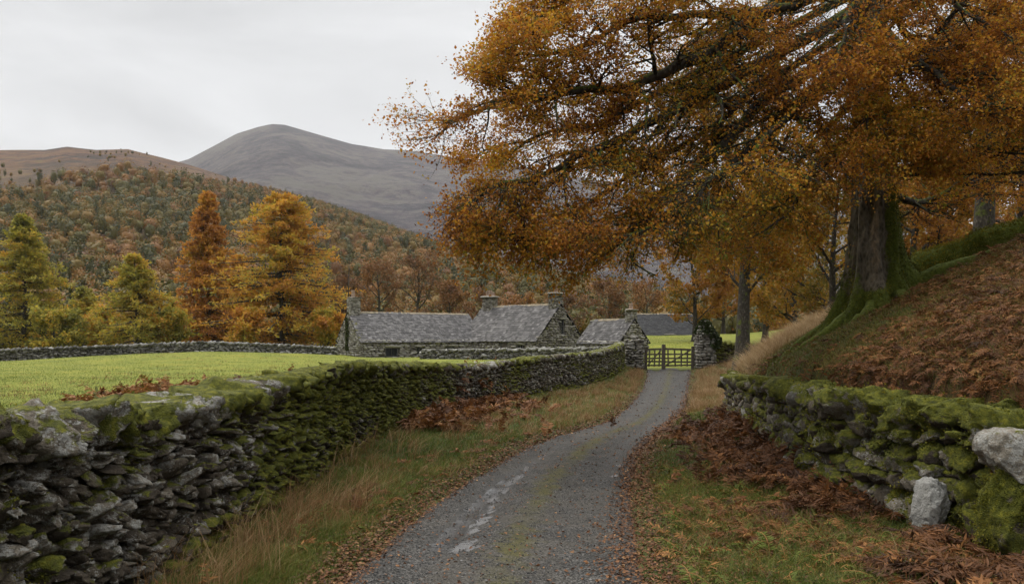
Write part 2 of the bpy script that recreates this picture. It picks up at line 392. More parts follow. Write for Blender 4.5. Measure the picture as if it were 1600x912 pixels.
def cube_sphere(n, k=4.5):
    g = np.linspace(-1, 1, n + 1); a, b = np.meshgrid(g, g); one = np.ones_like(a); P = []; Q = []; off = 0
    for ax in range(3):
        for sgn in (-1, 1):
            c = [None] * 3; c[ax] = one * sgn; c[(ax + 1) % 3] = a; c[(ax + 2) % 3] = b
            P.append(np.stack(c, -1).reshape(-1, 3))
            i = (np.arange(n) * (n + 1))[:, None] + np.arange(n)
            q = np.stack([i, i + 1, i + n + 2, i + n + 1], -1).reshape(-1, 4) + off
            Q.append(q if sgn > 0 else q[:, ::-1]); off += (n + 1) ** 2
    P = np.concatenate(P); Q = np.concatenate(Q)
    key, inv = np.unique(np.round(P, 5), axis=0, return_inverse=True); inv = np.ravel(inv)
    P = key; Q = inv[Q]
    P = P / (np.sum(np.abs(P) ** k, 1) ** (1 / k))[:, None]
    return P, Q

def make_puddles():
    r = np.random.default_rng(61); m = NM('puddle_water'); m.col(m.ramp(m.noise(12, 4), [(.3, (.02, .018, .016)), (.7, (.07, .064, .056))])); m.rough(.17)
    m.b.inputs['Specular IOR Level'].default_value = 1.0; m.bump(m.noise(14, 3, .5), .12, .01); mb = MB()
    tp = m.n.new('ShaderNodeBsdfTransparent'); mx = m.n.new('ShaderNodeMixShader')
    m.put(mx.inputs[0], m.step(m.math('ADD', m.math('SUBTRACT', 1.0, m.attr('rim')), m.math('MULTIPLY', m.math('SUBTRACT', m.noise(26, 5, .7), .5), 1.5)), .15, .5))
    m.t.links.new(tp.outputs[0], mx.inputs[1]); m.t.links.new(m.b.outputs[0], mx.inputs[2]); m.t.links.new(mx.outputs[0], m.out.inputs['Surface'])
    spots = [(962, 742, .1, .14), (968, 728, .08, .14)]
    for q in np.linspace(0, 1, 46):
        py = 862 - 165 * q; px = np.interp(-py, [-862, -832, -800, -760, -730, -697], [735, 738, 762, 796, 826, 872]); wid = .5 + .5 * math.sin(q * 21) * math.sin(q * 9 + 1)
        if r.uniform() < .74: spots.append((px + r.normal(0, 7 * (1.15 - q)), py, r.uniform(.035, .1) * (.6 + wid), r.uniform(.06, .16) * (.7 + wid) * (1 + q)))
    for px, py, w, l in spots:
        Y = np.interp(-py, -np.array([912, 850, 800, 742, 703, 680, 661, 637, 610, 590, 577]), [7.2, 8.9, 10.9, 14.3, 18.2, 22.2, 27.5, 34, 42.5, 49, 53]); X = (px - 800) * Y / FPX
        a = np.arange(28) * 2 * np.pi / 28; q = 1.35 + .42 * noise3(np.stack([np.cos(a) * 1.5 + px, np.sin(a) * 1.5, 0 * a], -1), 3) + .22 * noise3(np.stack([np.cos(a) * 4 + px, np.sin(a) * 4, 0 * a], -1), 4)
        dx = (lane_l(Y + .5) - lane_l(Y)) / .5; py_ = np.sin(a) * q * l; x = X + np.cos(a) * q * w + py_ * dx; y = Y + py_
        z = float(lane_surf(np.array([X]), np.array([Y]))[0]) + .001
        V = np.concatenate([[[X, Y, z]], np.stack([x, y, np.full(28, z)], -1)]); i = np.arange(28); mb.add(V, None, np.stack([0 * i, 1 + i, 1 + (i + 1) % 28], -1), rim=np.r_[0., np.ones(28)])
    tag(mb.build('puddle_water', m.m), kind='structure')
make_puddles()

# ------------------------------------------------------------------ hills
def hill_fn(pxs, pys, d0, d1f, rough, seed, back=1.4):
    """height at (x,y) of a hill whose crest runs along a curve; returns polar grid"""
    def H(px, t):
        crest = np.interp(px, pxs, pys); D1 = d1f(px)
        top = CAM_H + (HOR - crest) * D1 / FPX
        r = d0 + (D1 - d0) * t
        prof = np.where(t <= 1, .8 * np.clip(t, 0, 1) ** 1.12 + .2 * ss(0, 1, t), 1 - .5 * np.maximum(t - 1, 0) ** 1.5)
        X = (px - 800) / FPX * r
        z = top * prof
        z = z + rough * noise2(X, r, rough * 7, seed, 5) * ss(0, .25, t) * (1 - .9 * ss(.55, .95, t))
        return X, r, z
    return H
def polar_sheet(name, H, px, t, mat):
    Pg, Tg = np.meshgrid(px, t); X, Yv, Z = H(Pg, Tg); nx, ny = len(px), len(t)
    i = (np.arange(ny - 1) * nx)[:, None] + np.arange(nx - 1)
    Q = np.stack([i, i + 1, i + nx + 1, i + nx], -1).reshape(-1, 4)
    return tag(MB().add(np.stack([X, Yv, Z - .4], -1), Q, alt=Z).build(name, mat, smooth=True), kind='structure')
hillH = hill_fn([-900, -300, -100, 0, 70, 105, 150, 200, 250, 300, 400, 500, 600, 700, 800, 900, 1060, 1250, 1500],
                [330, 250, 236, 235, 234, 229, 234, 233, 246, 259, 291, 320, 355, 392, 424, 450, 482, 512, 532], 165., lambda p: np.interp(p, [-300, 200, 1060, 1500], [720, 720, 430, 380]), 16., 51)
fellH = hill_fn([-900, 0, 200, 295, 330, 370, 400, 425, 445, 480, 550, 600, 640, 680, 720, 800, 900, 1050, 1300, 1700, 2600],
                [330, 300, 275, 249, 231, 210, 201, 195, 196, 206, 226, 234, 235, 241, 247, 258, 275, 300, 330, 370, 420], 800., lambda p: 2500. + 0 * p, 75., 71)
m = NM('moorland_slope')
n1, n2 = m.noise(.012, 6, .65), m.noise(.09, 6, .7)
f = m.math('ADD', m.math('MULTIPLY', n1, .5), m.math('MULTIPLY', n2, .5))
c1 = m.ramp(f, [(.36, (.03, .02, .012)), (.46, (.06, .038, .02)), (.55, (.09, .055, .022)), (.66, (.08, .078, .022))])
c2 = m.ramp(f, [(.41, (.012, .009, .007)), (.47, (.04, .02, .012)), (.53, (.09, .04, .016)), (.6, (.075, .055, .02))])
m.col(m.mix(m.step(m.attr('alt'), 90, 150), c1, c2)).rough(.95).bump(m.noise(.25, 5, .7), 1, 3)
polar_sheet('hillside', hillH, np.arange(-900, 1500, 5.), np.concatenate([np.linspace(0, 1.1, 110), np.linspace(1.13, 2.2, 14)]), m.m)
m = NM('fell_slope')
n1, n2 = m.noise(.0035, 8, .7, dist=.8), m.noise(.03, 7, .75)
f = m.math('ADD', m.math('MULTIPLY', n1, .55), m.math('MULTIPLY', n2, .45))
m.col(m.ramp(f, [(.42, (.004, .004, .007)), (.465, (.018, .014, .021)), (.505, (.042, .03, .034)), (.55, (.068, .06, .05))])).rough(.95).bump(n2, 1, 22)
polar_sheet('fell', fellH, np.arange(-900, 2600, 6.), np.concatenate([np.linspace(0, 1.05, 120), np.linspace(1.1, 2, 12)]), m.m)

HILL_RAMP = [(0, (.03, .034, .008)), (.22, (.085, .07, .01)), (.42, (.135, .08, .011)), (.62, (.17, .074, .011)), (.8, (.12, .05, .013)), (1, (.065, .034, .014))]
M_hill = leaf_mat('hill_foliage', HILL_RAMP, .25)
def make_hill_wood():
    N = 46000; px = rng.uniform(-250, 1350, N); t = rng.uniform(.0, 1.02, N) ** .8
    X, Yv, Z = hillH(px, t)
    # woods thin out towards the open moor on the high left shoulder
    tb = np.interp(px, [0, 100, 200, 290, 370, 450, 530], [.4, .44, .52, .64, .8, .98, 1.2]) + .1 * noise2(X, Yv, 120, 94)
    dens = np.clip(1.0 - ss(-.16, .16, t - tb) + .25 * noise2(X, Yv, 60, 91) * (t < tb + .1), 0, 1) + .1 * (t > tb) * (noise2(X, Yv, 45, 95) > .15)
    dens *= .62 + .5 * noise2(X, Yv, 70, 92)
    # keep spacing even on the ground: weight by range
    keep = rng.uniform(0, 1, N) < dens * (.35 + .65 * (Yv / 700))
    X, Yv, Z = X[keep], Yv[keep], Z[keep]; n = len(X)
    h = rng.uniform(4.2, 9.5, n) * np.where(t[keep] > tb[keep] + .12, .55, 1) * (1 - .5 * ss(.6, 1, t[keep])); w = h * rng.uniform(.3, .48, n)
    hue = np.clip(.45 + .55 * noise2(X, Yv, 90, 93) + rng.normal(0, .22, n), 0, 1)
    Tm, Qm = cube_sphere(3, 2.); mt = len(Tm)
    lump = 1 + .34 * noise3(Tm[None] * 1.7 + rng.uniform(0, 99, (n, 1, 3)), 4) + .2 * noise3(Tm[None] * 3.6 + rng.uniform(0, 99, (n, 1, 3)), 5)
    tall = rng.uniform(0, 1, n) < .12; w = np.where(tall, w * .6, w); h = np.where(tall, h * 1.25, h)
    scl = np.stack([w, w, h * .5], -1)[:, None]; cen = np.stack([X, Yv, Z + h * .5], -1)[:, None]
    VB = cen + Tm[None] * lump[..., None] * scl * .66
    hue = np.where(tall, rng.uniform(0, .15, n), hue)
    mbw = MB().add(VB.reshape(-1, 3), (Qm[None] + (np.arange(n) * mt)[:, None, None]).reshape(-1, 4), tint=np.clip(np.repeat(hue, mt) + rng.normal(0, .03, n * mt), 0, 1))
    k = 84; d = unit(rng.normal(size=(n, k, 3))); d[..., 2] = np.where(d[..., 2] < -.4, -d[..., 2], d[..., 2])
    lk = 1 + .3 * noise3(d * 1.9 + rng.uniform(0, 99, (n, 1, 3)), 6)[..., None]
    P = (cen + d * lk * rng.uniform(.62, 1.12, (n, k, 1)) * scl).reshape(-1, 3); o = unit(rng.normal(size=P.shape) * .5 + d.reshape(-1, 3))
    sz = rng.uniform(.45, 1.0, len(P)) * np.repeat(h / 9, k)
    V, Q = kites(P, unit(np.cross(o, rng.normal(size=P.shape))), o, sz, sz * .85, .1)
    mbw.add(V, Q, tint=np.repeat(np.clip(np.repeat(hue, k) + rng.normal(0, .07, len(P)), 0, 1), 4))
    tag(mbw.build('hillside_woods', M_hill, smooth=True), 'far autumn woodland covering the lower hillside', 'woodland', kind='stuff')
make_hill_wood()

# ------------------------------------------------------------------ stones and dry stone walls
TPL = {n: cube_sphere(n) for n in (2, 3, 4, 6, 10, 24)}
def stones(mb, C, U, V, W, H, n, rough=1., r=rng, facet=.58, **attrs):
    """rounded, dented stones: centres C, axes U V W, half sizes H"""
    T, Q = TPL[n]; N = len(C); m_ = len(T)
    if N == 0: return
    t = np.broadcast_to(T, (N, m_, 3)).copy()
    tp = r.uniform(-.22, .22, (N, 6))
    x, y, z = t[..., 0].copy(), t[..., 1].copy(), t[..., 2].copy()
    t[..., 0] += tp[:, :1] * z + tp[:, 1:2] * x * z; t[..., 2] += tp[:, 2:3] * x + tp[:, 3:4] * x * z; t[..., 1] += tp[:, 4:5] * x + tp[:, 5:6] * z
    if n > 2:
        for _ in range(9 if n > 3 else 6):
            pn = unit(r.normal(size=(N, 1, 3)) * [1, 1, .8]); t -= np.maximum((t * pn).sum(-1) - r.uniform(facet, .98, (N, 1)), 0)[..., None] * pn
        t *= 1.12
    L = t * H[:, None]
    sz = H.mean(1)[:, None, None]
    off = r.uniform(0, 100, (N, 1, 3))
    q = L / sz
    dsp = .16 * noise3(q * .9 + off, 1) + (.12 * noise3(q * 2.3 + off, 2) + .12 * noise3(q * 5.1 + off, 3) + (.05 * noise3(q * 11 + off, 4) if n > 6 else 0) if n > 2 else 0)
    L = L * (1 + rough * dsp[..., None])
    P = C[:, None] + L[..., :1] * U[:, None] + L[..., 1:2] * V[:, None] + L[..., 2:] * W[:, None]
    Qa = (Q[None] + (np.arange(N) * m_)[:, None, None]).reshape(-1, 4)
    at_ = {k: np.repeat(v, m_) for k, v in attrs.items()}
    mb.add(P.reshape(-1, 3), Qa, **at_)
    return P

def rot_axes(U, W, ang_w, ang_u, ang_v):
    """jitter an orthonormal frame per stone by small angles"""
    V = np.cross(W, U)
    def rt(a, b, an): c, s = np.cos(an)[:, None], np.sin(an)[:, None]; return c * a + s * b, -s * a + c * b
    U, W = rt(U, W, ang_v); U, V = rt(U, V, ang_w); V, W = rt(V, W, ang_u)
    return U, V, W

class Path:
    def __init__(s, pts, k=600):
        P = resample(np.asarray(pts, float), k); d = np.r_[0, np.cumsum(np.hypot(*np.diff(P, axis=0).T))]
        s.L = d[-1]; s.P = P; s.d = d
        t = np.gradient(P, axis=0); s.t = t / np.hypot(t[:, 0], t[:, 1])[:, None]
    def pos(s, q): return np.stack([np.interp(q, s.d, s.P[:, i]) for i in (0, 1)], -1)
    def tan(s, q):
        t = np.stack([np.interp(q, s.d, s.t[:, i]) for i in (0, 1)], -1); return t / np.hypot(t[:, 0], t[:, 1])[:, None]

def dry_wall(name, pts, top, base, mat, thick=.55, ln=(.16, .46), ht=(.07, .17), cope=(.17, .42), cope_h=.24, mossf=None, tintf=None, res=None, side=1, seed=0, face_both=True, cope_lean=.35, core_mat=None, parent_label=None, cat='stone wall', group=None, coped=.04, facet=.76):
    """front face lies on the given line; side=+1 puts the wall body to the left of the walking direction"""
    r = np.random.default_rng(seed); path = Path(pts); mb = MB()
    res = res or (lambda y: np.where(y < 7, 10, np.where(y < 16, 6, np.where(y < 26, 4, np.where(y < 36, 3, 2)))))
    top_s = lambda q: top(path.pos(q)); base_s = lambda q: base(path.pos(q))
    rows = []
    for face in (0, 1) if face_both else (0,):
        z = -.12; hmax = 2.4
        while z < hmax:
            h = r.uniform(*ht) * (1.25 if z < .25 else 1) * (1.3 if face else 1)
            q = -r.uniform(0, .3)
            while q < path.L:
                l = r.uniform(*ln) * (1.4 if face else 1)
                rows.append((q + l / 2, z + h / 2, l, h, face)); q += l
            z += h * .93
    A = np.array(rows); q, zc, l, h, face = A.T
    q = np.clip(q, 0, path.L); p = path.pos(q); tn = path.tan(q); nn = np.stack([-tn[:, 1], tn[:, 0]], -1) * side   # into the wall
    b, tp = base_s(q), top_s(q) - cope_h * .85
    zz = b + zc + .05 * noise2(q, zc, 1.2, seed + 3)
    ok = zz < tp + .02; q, zc, l, h, face, p, tn, nn, b, tp, zz = (v[ok] for v in (q, zc, l, h, face, p, tn, nn, b, tp, zz))
    frac = np.clip((zz - b) / np.maximum(tp - b, .1), 0, 1); n = len(q)
    off = np.where(face == 0, .16 + .10 * frac, thick - .16 - .06 * frac) + r.uniform(-.085, .06, n)
    C = np.stack([p[:, 0] + nn[:, 0] * off, p[:, 1] + nn[:, 1] * off, zz], -1)
    U = np.stack([tn[:, 0], tn[:, 1], np.zeros(n)], -1); Wv = np.tile(ZA, (n, 1))
    U, Vx, Wv = rot_axes(U, Wv, r.normal(0, .25, n), r.normal(0, .25, n), r.normal(0, .22, n))
    H = np.stack([l * .5 * r.uniform(.92, 1.1, n), r.uniform(.14, .22, n), h * .5 * r.uniform(.9, 1.18, n)], -1)
    # cope
    rows = []; s_ = 0.
    while s_ < path.L:
        w = r.uniform(*cope); rows.append((s_ + w / 2, w)); s_ += w * .9
    A = np.array(rows); cq, cw = A.T; cq = np.clip(cq, 0, path.L); m_ = len(cq); cp = path.pos(cq); ct = path.tan(cq); cn = np.stack([-ct[:, 1], ct[:, 0]], -1) * side
    ch = cope_h * r.uniform(.75, 1.25, m_)
    cz = top_s(cq) - ch * .5 + r.uniform(-.03, .03, m_)
    co = thick * .5 + r.uniform(-.05, .05, m_)
    CC = np.stack([cp[:, 0] + cn[:, 0] * co, cp[:, 1] + cn[:, 1] * co, cz], -1)
    cU = np.stack([ct[:, 0], ct[:, 1], np.zeros(m_)], -1)
    cU, cV, cW = rot_axes(cU, np.tile(ZA, (m_, 1)), r.normal(0, .12, m_), r.normal(0, .12, m_), r.normal(cope_lean, .16, m_))
    CH = np.stack([cw * .5 * r.uniform(.95, 1.2, m_), (thick * .5 + coped) * r.uniform(.85, 1.1, m_), ch * .55], -1)
    aC, aU, aV, aW, aH = (np.concatenate(v) for v in ((C, CC), (U, cU), (Vx, cV), (Wv, cW), (H, CH)))
    fr = np.r_[frac, np.ones(m_)]; iscope = np.r_[np.zeros(n), np.ones(m_)]
    tint = np.clip(r.uniform(.15, 1, len(aC)) ** 1.3 + .15 * iscope, 0, 1)
    if tintf: tint = np.clip(tint * tintf(aC, fr), 0, 1)
    moss = (mossf(aC, fr, iscope) if mossf else np.zeros(len(aC))) + r.normal(0, .08, len(aC))
    rs = res(aC[:, 1]); geo = []
    for k in np.unique(rs):
        s_ = rs == k
        P = stones(mb, aC[s_], aU[s_], aV[s_], aW[s_], aH[s_], int(k), 1., r, facet, tint=tint[s_], moss=moss[s_])
        geo.append((P, moss[s_]))
    # dark rubble heart of the wall
    qq = np.linspace(0, path.L, max(20, int(path.L / .4))); p = path.pos(qq); tn = path.tan(qq); nn = np.stack([-tn[:, 1], tn[:, 0]], -1) * side
    b, tp = base_s(qq) - .3, top_s(qq) - cope_h * .8
    ring = []
    for o_, z_ in ((.17, b), (.25, tp), (thick - .2, tp), (thick - .14, b)):
        ring.append(np.stack([p[:, 0] + nn[:, 0] * o_, p[:, 1] + nn[:, 1] * o_, z_], -1))
    V = np.stack(ring, 1).reshape(-1, 3); i = (np.arange(len(qq) - 1) * 4)[:, None]; j = np.arange(4)
    Q = np.stack([i + j, i + (j + 1) % 4, i + 4 + (j + 1) % 4, i + 4 + j], -1).reshape(-1, 4)
    Q = np.concatenate([Q, [[0, 1, 2, 3]], [[len(V) - 4 + k for k in (3, 2, 1, 0)]]])
    mb.add(V, Q, tint=-.25, moss=-.6)
    c0 = path.pos(np.array([path.L / 2]))[0]
    root = thing(name, (c0[0], c0[1], float(base_s(np.array([path.L / 2]))[0])), parent_label, cat, group)
    mb.build('stonework', mat, root, smooth=True)
    return root, geo

def moss_tufts(name, geo, mat, root, count, thr, size=(.012, .03), seed=0, ymax=30):
    """short cushions of moss leaves growing on the upward and mossy faces of stones"""
    r = np.random.default_rng(seed); pts = []; nr = []
    for P, mo in geo:
        c = P.mean(1, keepdims=True); N = unit(P - c)
        val = mo[:, None] + .3 * N[..., 2] + .9 * noise3(P * 2.2, 77) + .5 * noise3(P * 5, 78)
        k = (val > thr) & (P[..., 1] < ymax)
        pts.append(P[k]); nr.append(N[k])
    pts = np.concatenate(pts); nr = np.concatenate(nr)
    if len(pts) == 0: return
    w = 1 / np.maximum(pts[:, 1], 5) ** 1.2; i = r.choice(len(pts), count, p=w / w.sum())
    P = pts[i] + r.normal(0, .02, (count, 3)); D = unit(nr[i] + r.normal(0, .55, (count, 3)) + [0, 0, .25])
    L = r.uniform(*size, count) * np.clip(P[:, 1] / 9, .8, 2.2)
    P = P - D * (L * .3)[:, None]
    V, Q = kites(P, D, r.normal(size=P.shape), L, L * r.uniform(.4, .8, count), .1)
    t = np.clip(.5 + .5 * noise3(P * 3, 79) + r.normal(0, .18, count), 0, 1)
    o = MB().add(V, Q, tint=np.repeat(t, 4)).build(name, mat, root)
    return o

M_wall_l = stone_mat('mossy_fieldstone', .31, lichen=.75)
M_wall_r = stone_mat('mossy_bank_stone', .22, lichen=.5)
M_wall_f = stone_mat('distant_fieldstone', -.1, base=((.035, .032, .027), (.11, .105, .09), (.24, .23, .21)), lichen=.6)
M_moss = leaf_mat('moss', [(0, (.03, .036, .005)), (.35, (.085, .092, .009)), (.7, (.16, .148, .014)), (1, (.25, .21, .026))], .3)

ltop = smooth_table([-8, 1, 4.6, 5.5, 6.4, 7, 9.2, 12.3, 16.9, 23, 30.5, 37, 43, 49, 52.5], [1.5, 1.62, 1.62, 1.5, 1.42, 1.4, 1.42, 1.46, 1.47, 1.31, 1.0, 1.18, 1.28, 1.55, 1.8], .5)
def lmoss(C, fr, cp):
    y = C[:, 1]
    return .2 + .18 * ss(7, 13, y) - .32 * ss(22, 34, y) + .5 * noise2(C[:, 1], C[:, 2] * 2, 1.3, 61) + .06 * cp + .3 * (1 - ss(.0, .3, fr)) * ss(4, 7, y) - .15 * (1 - cp) * (1 - ss(8, 13, y))
root, geo = dry_wall('dry_stone_wall', LW, lambda p: ltop(p[:, 1]), lambda p: ground_z(p[:, 0] + .15, p[:, 1]) - .02, M_wall_l, thick=.62, mossf=lmoss,
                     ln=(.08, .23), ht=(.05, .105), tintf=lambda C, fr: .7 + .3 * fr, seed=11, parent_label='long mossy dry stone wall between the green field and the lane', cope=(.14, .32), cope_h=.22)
moss_tufts('moss', geo, M_moss, root, 130000, .5, seed=1, ymax=26)
def rmoss(C, fr, cp):
    return .32 + .25 * noise2(C[:, 1], C[:, 2] * 2, 1.6, 62) + .12 * cp - .2 * ss(17, 25, C[:, 1])
root, geo = dry_wall('dry_stone_wall', RW[::-1], lambda p: rtop(p[:, 1]) + .08 + .07 * noise2(p[:, 1], p[:, 0], 1.3, 9), lambda p: ground_z(p[:, 0] - .2, p[:, 1]) - .02, M_wall_r, thick=.8, mossf=rmoss,
                     ln=(.2, .5), ht=(.1, .24), seed=12, side=1, facet=.78, parent_label='low mossy retaining wall at the foot of the bracken bank', cope=(.28, .62), cope_h=.32, cope_lean=.15, coped=.06,
                     res=lambda y: np.where(y < 13, 10, np.where(y < 20, 4, 3)))
moss_tufts('moss', geo, M_moss, root, 150000, .42, size=(.014, .036), seed=2, ymax=28)

FW = np.array([(-75, 60), (-58, 66), (-45, 71), (-38, 76.5), (-33.4, 80), (-26, 81), (-18.3, 82.6)])
ftop = lambda p: np.interp(p[:, 0], [-75, -45, -40, -33.4, -30, -23, -18], [1.0, 1.17, 1.35, 1.74, 1.8, 1.5, 1.2])
dry_wall('dry_stone_wall', FW, ftop, lambda p: ground_z(p[:, 0], p[:, 1]) - .05, M_wall_f, thick=.6, ln=(.25, .6), ht=(.12, .24), cope=(.25, .5), mossf=lambda C, fr, cp: -.05 + .25 * noise2(C[:, 0], C[:, 2], 3, 63) + .25 * ss(-36, -42, C[:, 0]), seed=13,
         tintf=lambda C, fr: .62 + .38 * ss(-38, -32, C[:, 0]), parent_label='low field wall crossing behind the pasture to the barn gable', res=lambda y: np.full(len(y), 2))  # shade painted into the tint left of the corner; lit stretch stays lighter
YW = np.array([(-8.5, 74), (-4, 73), (1, 71.5), (5.0, 68), (7.6, 63), (8.2, 59)])
dry_wall('dry_stone_wall', YW, lambda p: np.interp(p[:, 0], [-8.5, 0, 6, 8], [1.08, 1.15, 1.3, 1.45]), lambda p: ground_z(p[:, 0], p[:, 1]) - .05, M_wall_f, thick=.6, ln=(.25, .6), ht=(.12, .24), cope=(.2, .45), mossf=lambda C, fr, cp: .08 + .3 * noise2(C[:, 0], C[:, 2], 3, 64) + .1 * cp, seed=14,
         parent_label='low yard wall running along the front of the farmhouse', res=lambda y: np.full(len(y), 3))
GW = np.array([(13.5, 53.2), (15, 53.8), (17, 54.5), (21, 56)])
dry_wall('dry_stone_wall', GW, lambda p: np.interp(p[:, 0], [13, 17, 21], [1.9, 1.7, 1.9]), lambda p: ground_z(p[:, 0], p[:, 1]) - .05, M_wall_r, thick=.6, ln=(.25, .6), ht=(.12, .24), cope=(.25, .5), mossf=lambda C, fr, cp: .35 + .2 * noise2(C[:, 0], C[:, 2], 2, 65), seed=15, tintf=lambda C, fr: .5,
         parent_label='short dark overgrown wall to the side of the ivy clad gate pillar', res=lambda y: np.full(len(y), 3))

# loose boulders at the near end of the bank wall
def boulder(name, px, py, Y, h, mat, label, tint, moss, seed, rot=0., tilt=0., rough=.55):
    r = np.random.default_rng(seed); c = at(px, py, Y); root = thing(name, (c[0], c[1], c[2] - h[2]), label, 'boulder')
    U = np.array([[math.cos(rot), math.sin(rot), 0]]); W = unit(np.array([[math.sin(tilt), 0, math.cos(tilt)]])); U = unit(U - (U * W).sum() * W); V = np.cross(W, U)
    mb = MB(); P = stones(mb, c[None], U, V, W, np.array([h]), 24, rough, r, .8, tint=np.array([tint]), moss=np.array([moss]))
    mb.build('rock', mat, root, smooth=True)
    return root, [(P, np.array([moss]))]
M_lich = stone_mat('lichened_boulder', -.05, base=((.06, .055, .05), (.2, .19, .175), (.36, .35, .33)), lichen=1.05)
boulder('boulder', 1457, 790, 8.8, (.125, .13, .25), M_lich, 'pale lichen spotted upright stone set in the foot of the mossy wall', 1., -.5, 5, .3, .12, .6)
b_, g_ = boulder('boulder', 1592, 706, 7.6, (.33, .3, .2), M_wall_r, 'big round grey boulder capping the near end of the mossy wall', 1., .0, 6, .4, -.1)
b_, g_ = boulder('boulder', 1592, 800, 7.55, (.38, .28, .4), M_wall_r, 'broad moss covered block beneath the round grey boulder', .5, .6, 8, .3, .05)
moss_tufts('moss', g_, M_moss, b_, 9000, .3, size=(.014, .03), seed=3)

# ------------------------------------------------------------------ farm buildings
M_house = stone_mat('farm_stonework', -.02, base=((.055, .048, .038), (.16, .145, .12), (.32, .3, .265)), lichen=.6)
M_dstone = stone_mat('dark_stonework', -.02, base=((.04, .036, .03), (.12, .11, .09), (.22, .2, .18)), lichen=.4)
def slate_mat(name, lo, mid, hi, mossy):
    m = NM(name); t = m.attr('tint'); n1, n2 = m.noise(1.3, 5, .65), m.noise(12, 4, .7)
    c = m.ramp(m.math('ADD', m.math('MULTIPLY', t, .7), m.math('MULTIPLY', n2, .35)), [(.15, lo), (.5, mid), (.95, hi)])
    k = m.step(m.math('ADD', m.attr('moss'), m.math('MULTIPLY', m.math('SUBTRACT', n1, .5), 1.5)), .55 - mossy, .7 - mossy)
    c = m.mix(m.math('MULTIPLY', k, .85), c, m.ramp(n2, [(.3, (.035, .038, .01)), (.7, (.11, .1, .025))]))
    m.col(c); m.rough(m.step(n2, .3, .7, .55, .85)); m.b.inputs['Specular IOR Level'].default_value = .1
    m.bump(n2, .4, .01); return m.m
M_slate = slate_mat('wet_slate', (.02, .019, .019), (.058, .055, .054), (.16, .152, .148), .16)
M_slate2 = slate_mat('dark_slate', (.012, .012, .013), (.024, .024, .025), (.05, .05, .05), -.05)
M_ridge = NM('ridge_stone'); M_ridge.col(M_ridge.ramp(M_ridge.noise(3, 5), [(.35, (.09, .08, .05)), (.6, (.2, .16, .11))])); M_ridge = M_ridge.m
M_pane = NM('dark_glass'); M_pane.col((.012, .013, .015)).rough(.08); M_pane = M_pane.m
M_frame = NM('weathered_frame'); M_frame.col(M_frame.ramp(M_frame.noise(6), [(.3, (.03, .028, .025)), (.7, (.07, .066, .06))])); M_frame = M_frame.m
M_pot = NM('chimney_pot'); M_pot.col(M_pot.ramp(M_pot.noise(8), [(.3, (.16, .1, .075)), (.7, (.3, .22, .17))])); M_pot = M_pot.m

def face_stones(mb, O, u, L, z0, z1, inside, nrm, r, holes=(), ln=(.3, .75), ht=(.14, .28), depth=.14, out=.0, n=3, mossf=None, tint=(0.2, 1)):
    """stones bedded in courses over an upright wall face; inside(s,z) keeps those within the outline"""
    rows = []; z = z0
    while z < z1:
        h = r.uniform(*ht); s = -r.uniform(0, .3)
        while s < L:
            l = r.uniform(*ln); a, b = max(s, 0), min(s + l, L)
            if b - a > .1: rows.append(((a + b) / 2, z + h / 2, b - a, h))
            s += l
        z += h
    A = np.array(rows); s, z, l, h = A.T
    ok = inside(s, z)
    for (a, b, c, d) in holes: ok &= ~((s + l * .4 > a) & (s - l * .4 < b) & (z + h * .4 > c) & (z - h * .4 < d))
    s, z, l, h = A[ok].T; N = len(s)
    C = np.asarray(O)[None] + s[:, None] * u + (out + r.uniform(-.025, .02, N))[:, None] * nrm; C[:, 2] = z
    U, V, W = rot_axes(np.tile(u, (N, 1)), np.tile(ZA, (N, 1)), r.normal(0, .03, N), r.normal(0, .04, N), r.normal(0, .03, N))
    stones(mb, C, U, V, W, np.stack([l * .5, np.full(N, depth), h * .5], -1), n, .8, r, tint=r.uniform(*tint, N), moss=(mossf(C) if mossf else np.zeros(N)) + r.normal(0, .1, N))

def slates(mb, A, u, L, dn, S, nrm, r, w=(.22, .42), row=.3, mossf=None, tint=(.1, 1)):
    """courses of separate overlapping slates; A = ridge corner, u along, dn down the slope"""
    k = int(S / row) + 1; rw = S / k; rows = []
    for i in range(k):
        s = -r.uniform(0, .3)
        while s < L:
            l = r.uniform(*w); a, b = max(s, -.02), min(s + l, L + .02)
            if b - a > .05: rows.append(((a + b) / 2, (i + .62) * rw, (b - a)))
            s += l
    s, t, l = np.array(rows).T; N = len(s)
    C = np.asarray(A)[None] + s[:, None] * u + (t + r.normal(0, .02, N))[:, None] * dn + (.05 + .035 * noise2(s, t, 2.5, 7) + r.uniform(0, .022, N))[:, None] * nrm
    tilt = r.normal(.065, .02, N)[:, None]
    D = unit(dn[None] + tilt * nrm); Nn = unit(nrm[None] - tilt * dn + r.normal(0, .03, (N, 1)) * u); U = unit(np.cross(D, Nn)); Nn = np.cross(U, D)
    hl, hw, hh = (l * .5 - .006)[:, None], rw * .66 * r.uniform(.96, 1.06, N)[:, None], .014
    V = np.stack([C + sx * hl * U + sy * hw * D + sz * hh * Nn for sx in (-1, 1) for sy in (-1, 1) for sz in (-1, 1)], 1)
    Q = (BOXQ[None] + (np.arange(N) * 8)[:, None, None]).reshape(-1, 4)
    mb.add(V.reshape(-1, 3), Q, tint=np.repeat(r.uniform(*tint, N) + .25 * (r.uniform(0, 1, N) < .06), 8), moss=np.repeat((mossf(s, t) if mossf else np.zeros(N)) + r.normal(0, .06, N), 8))

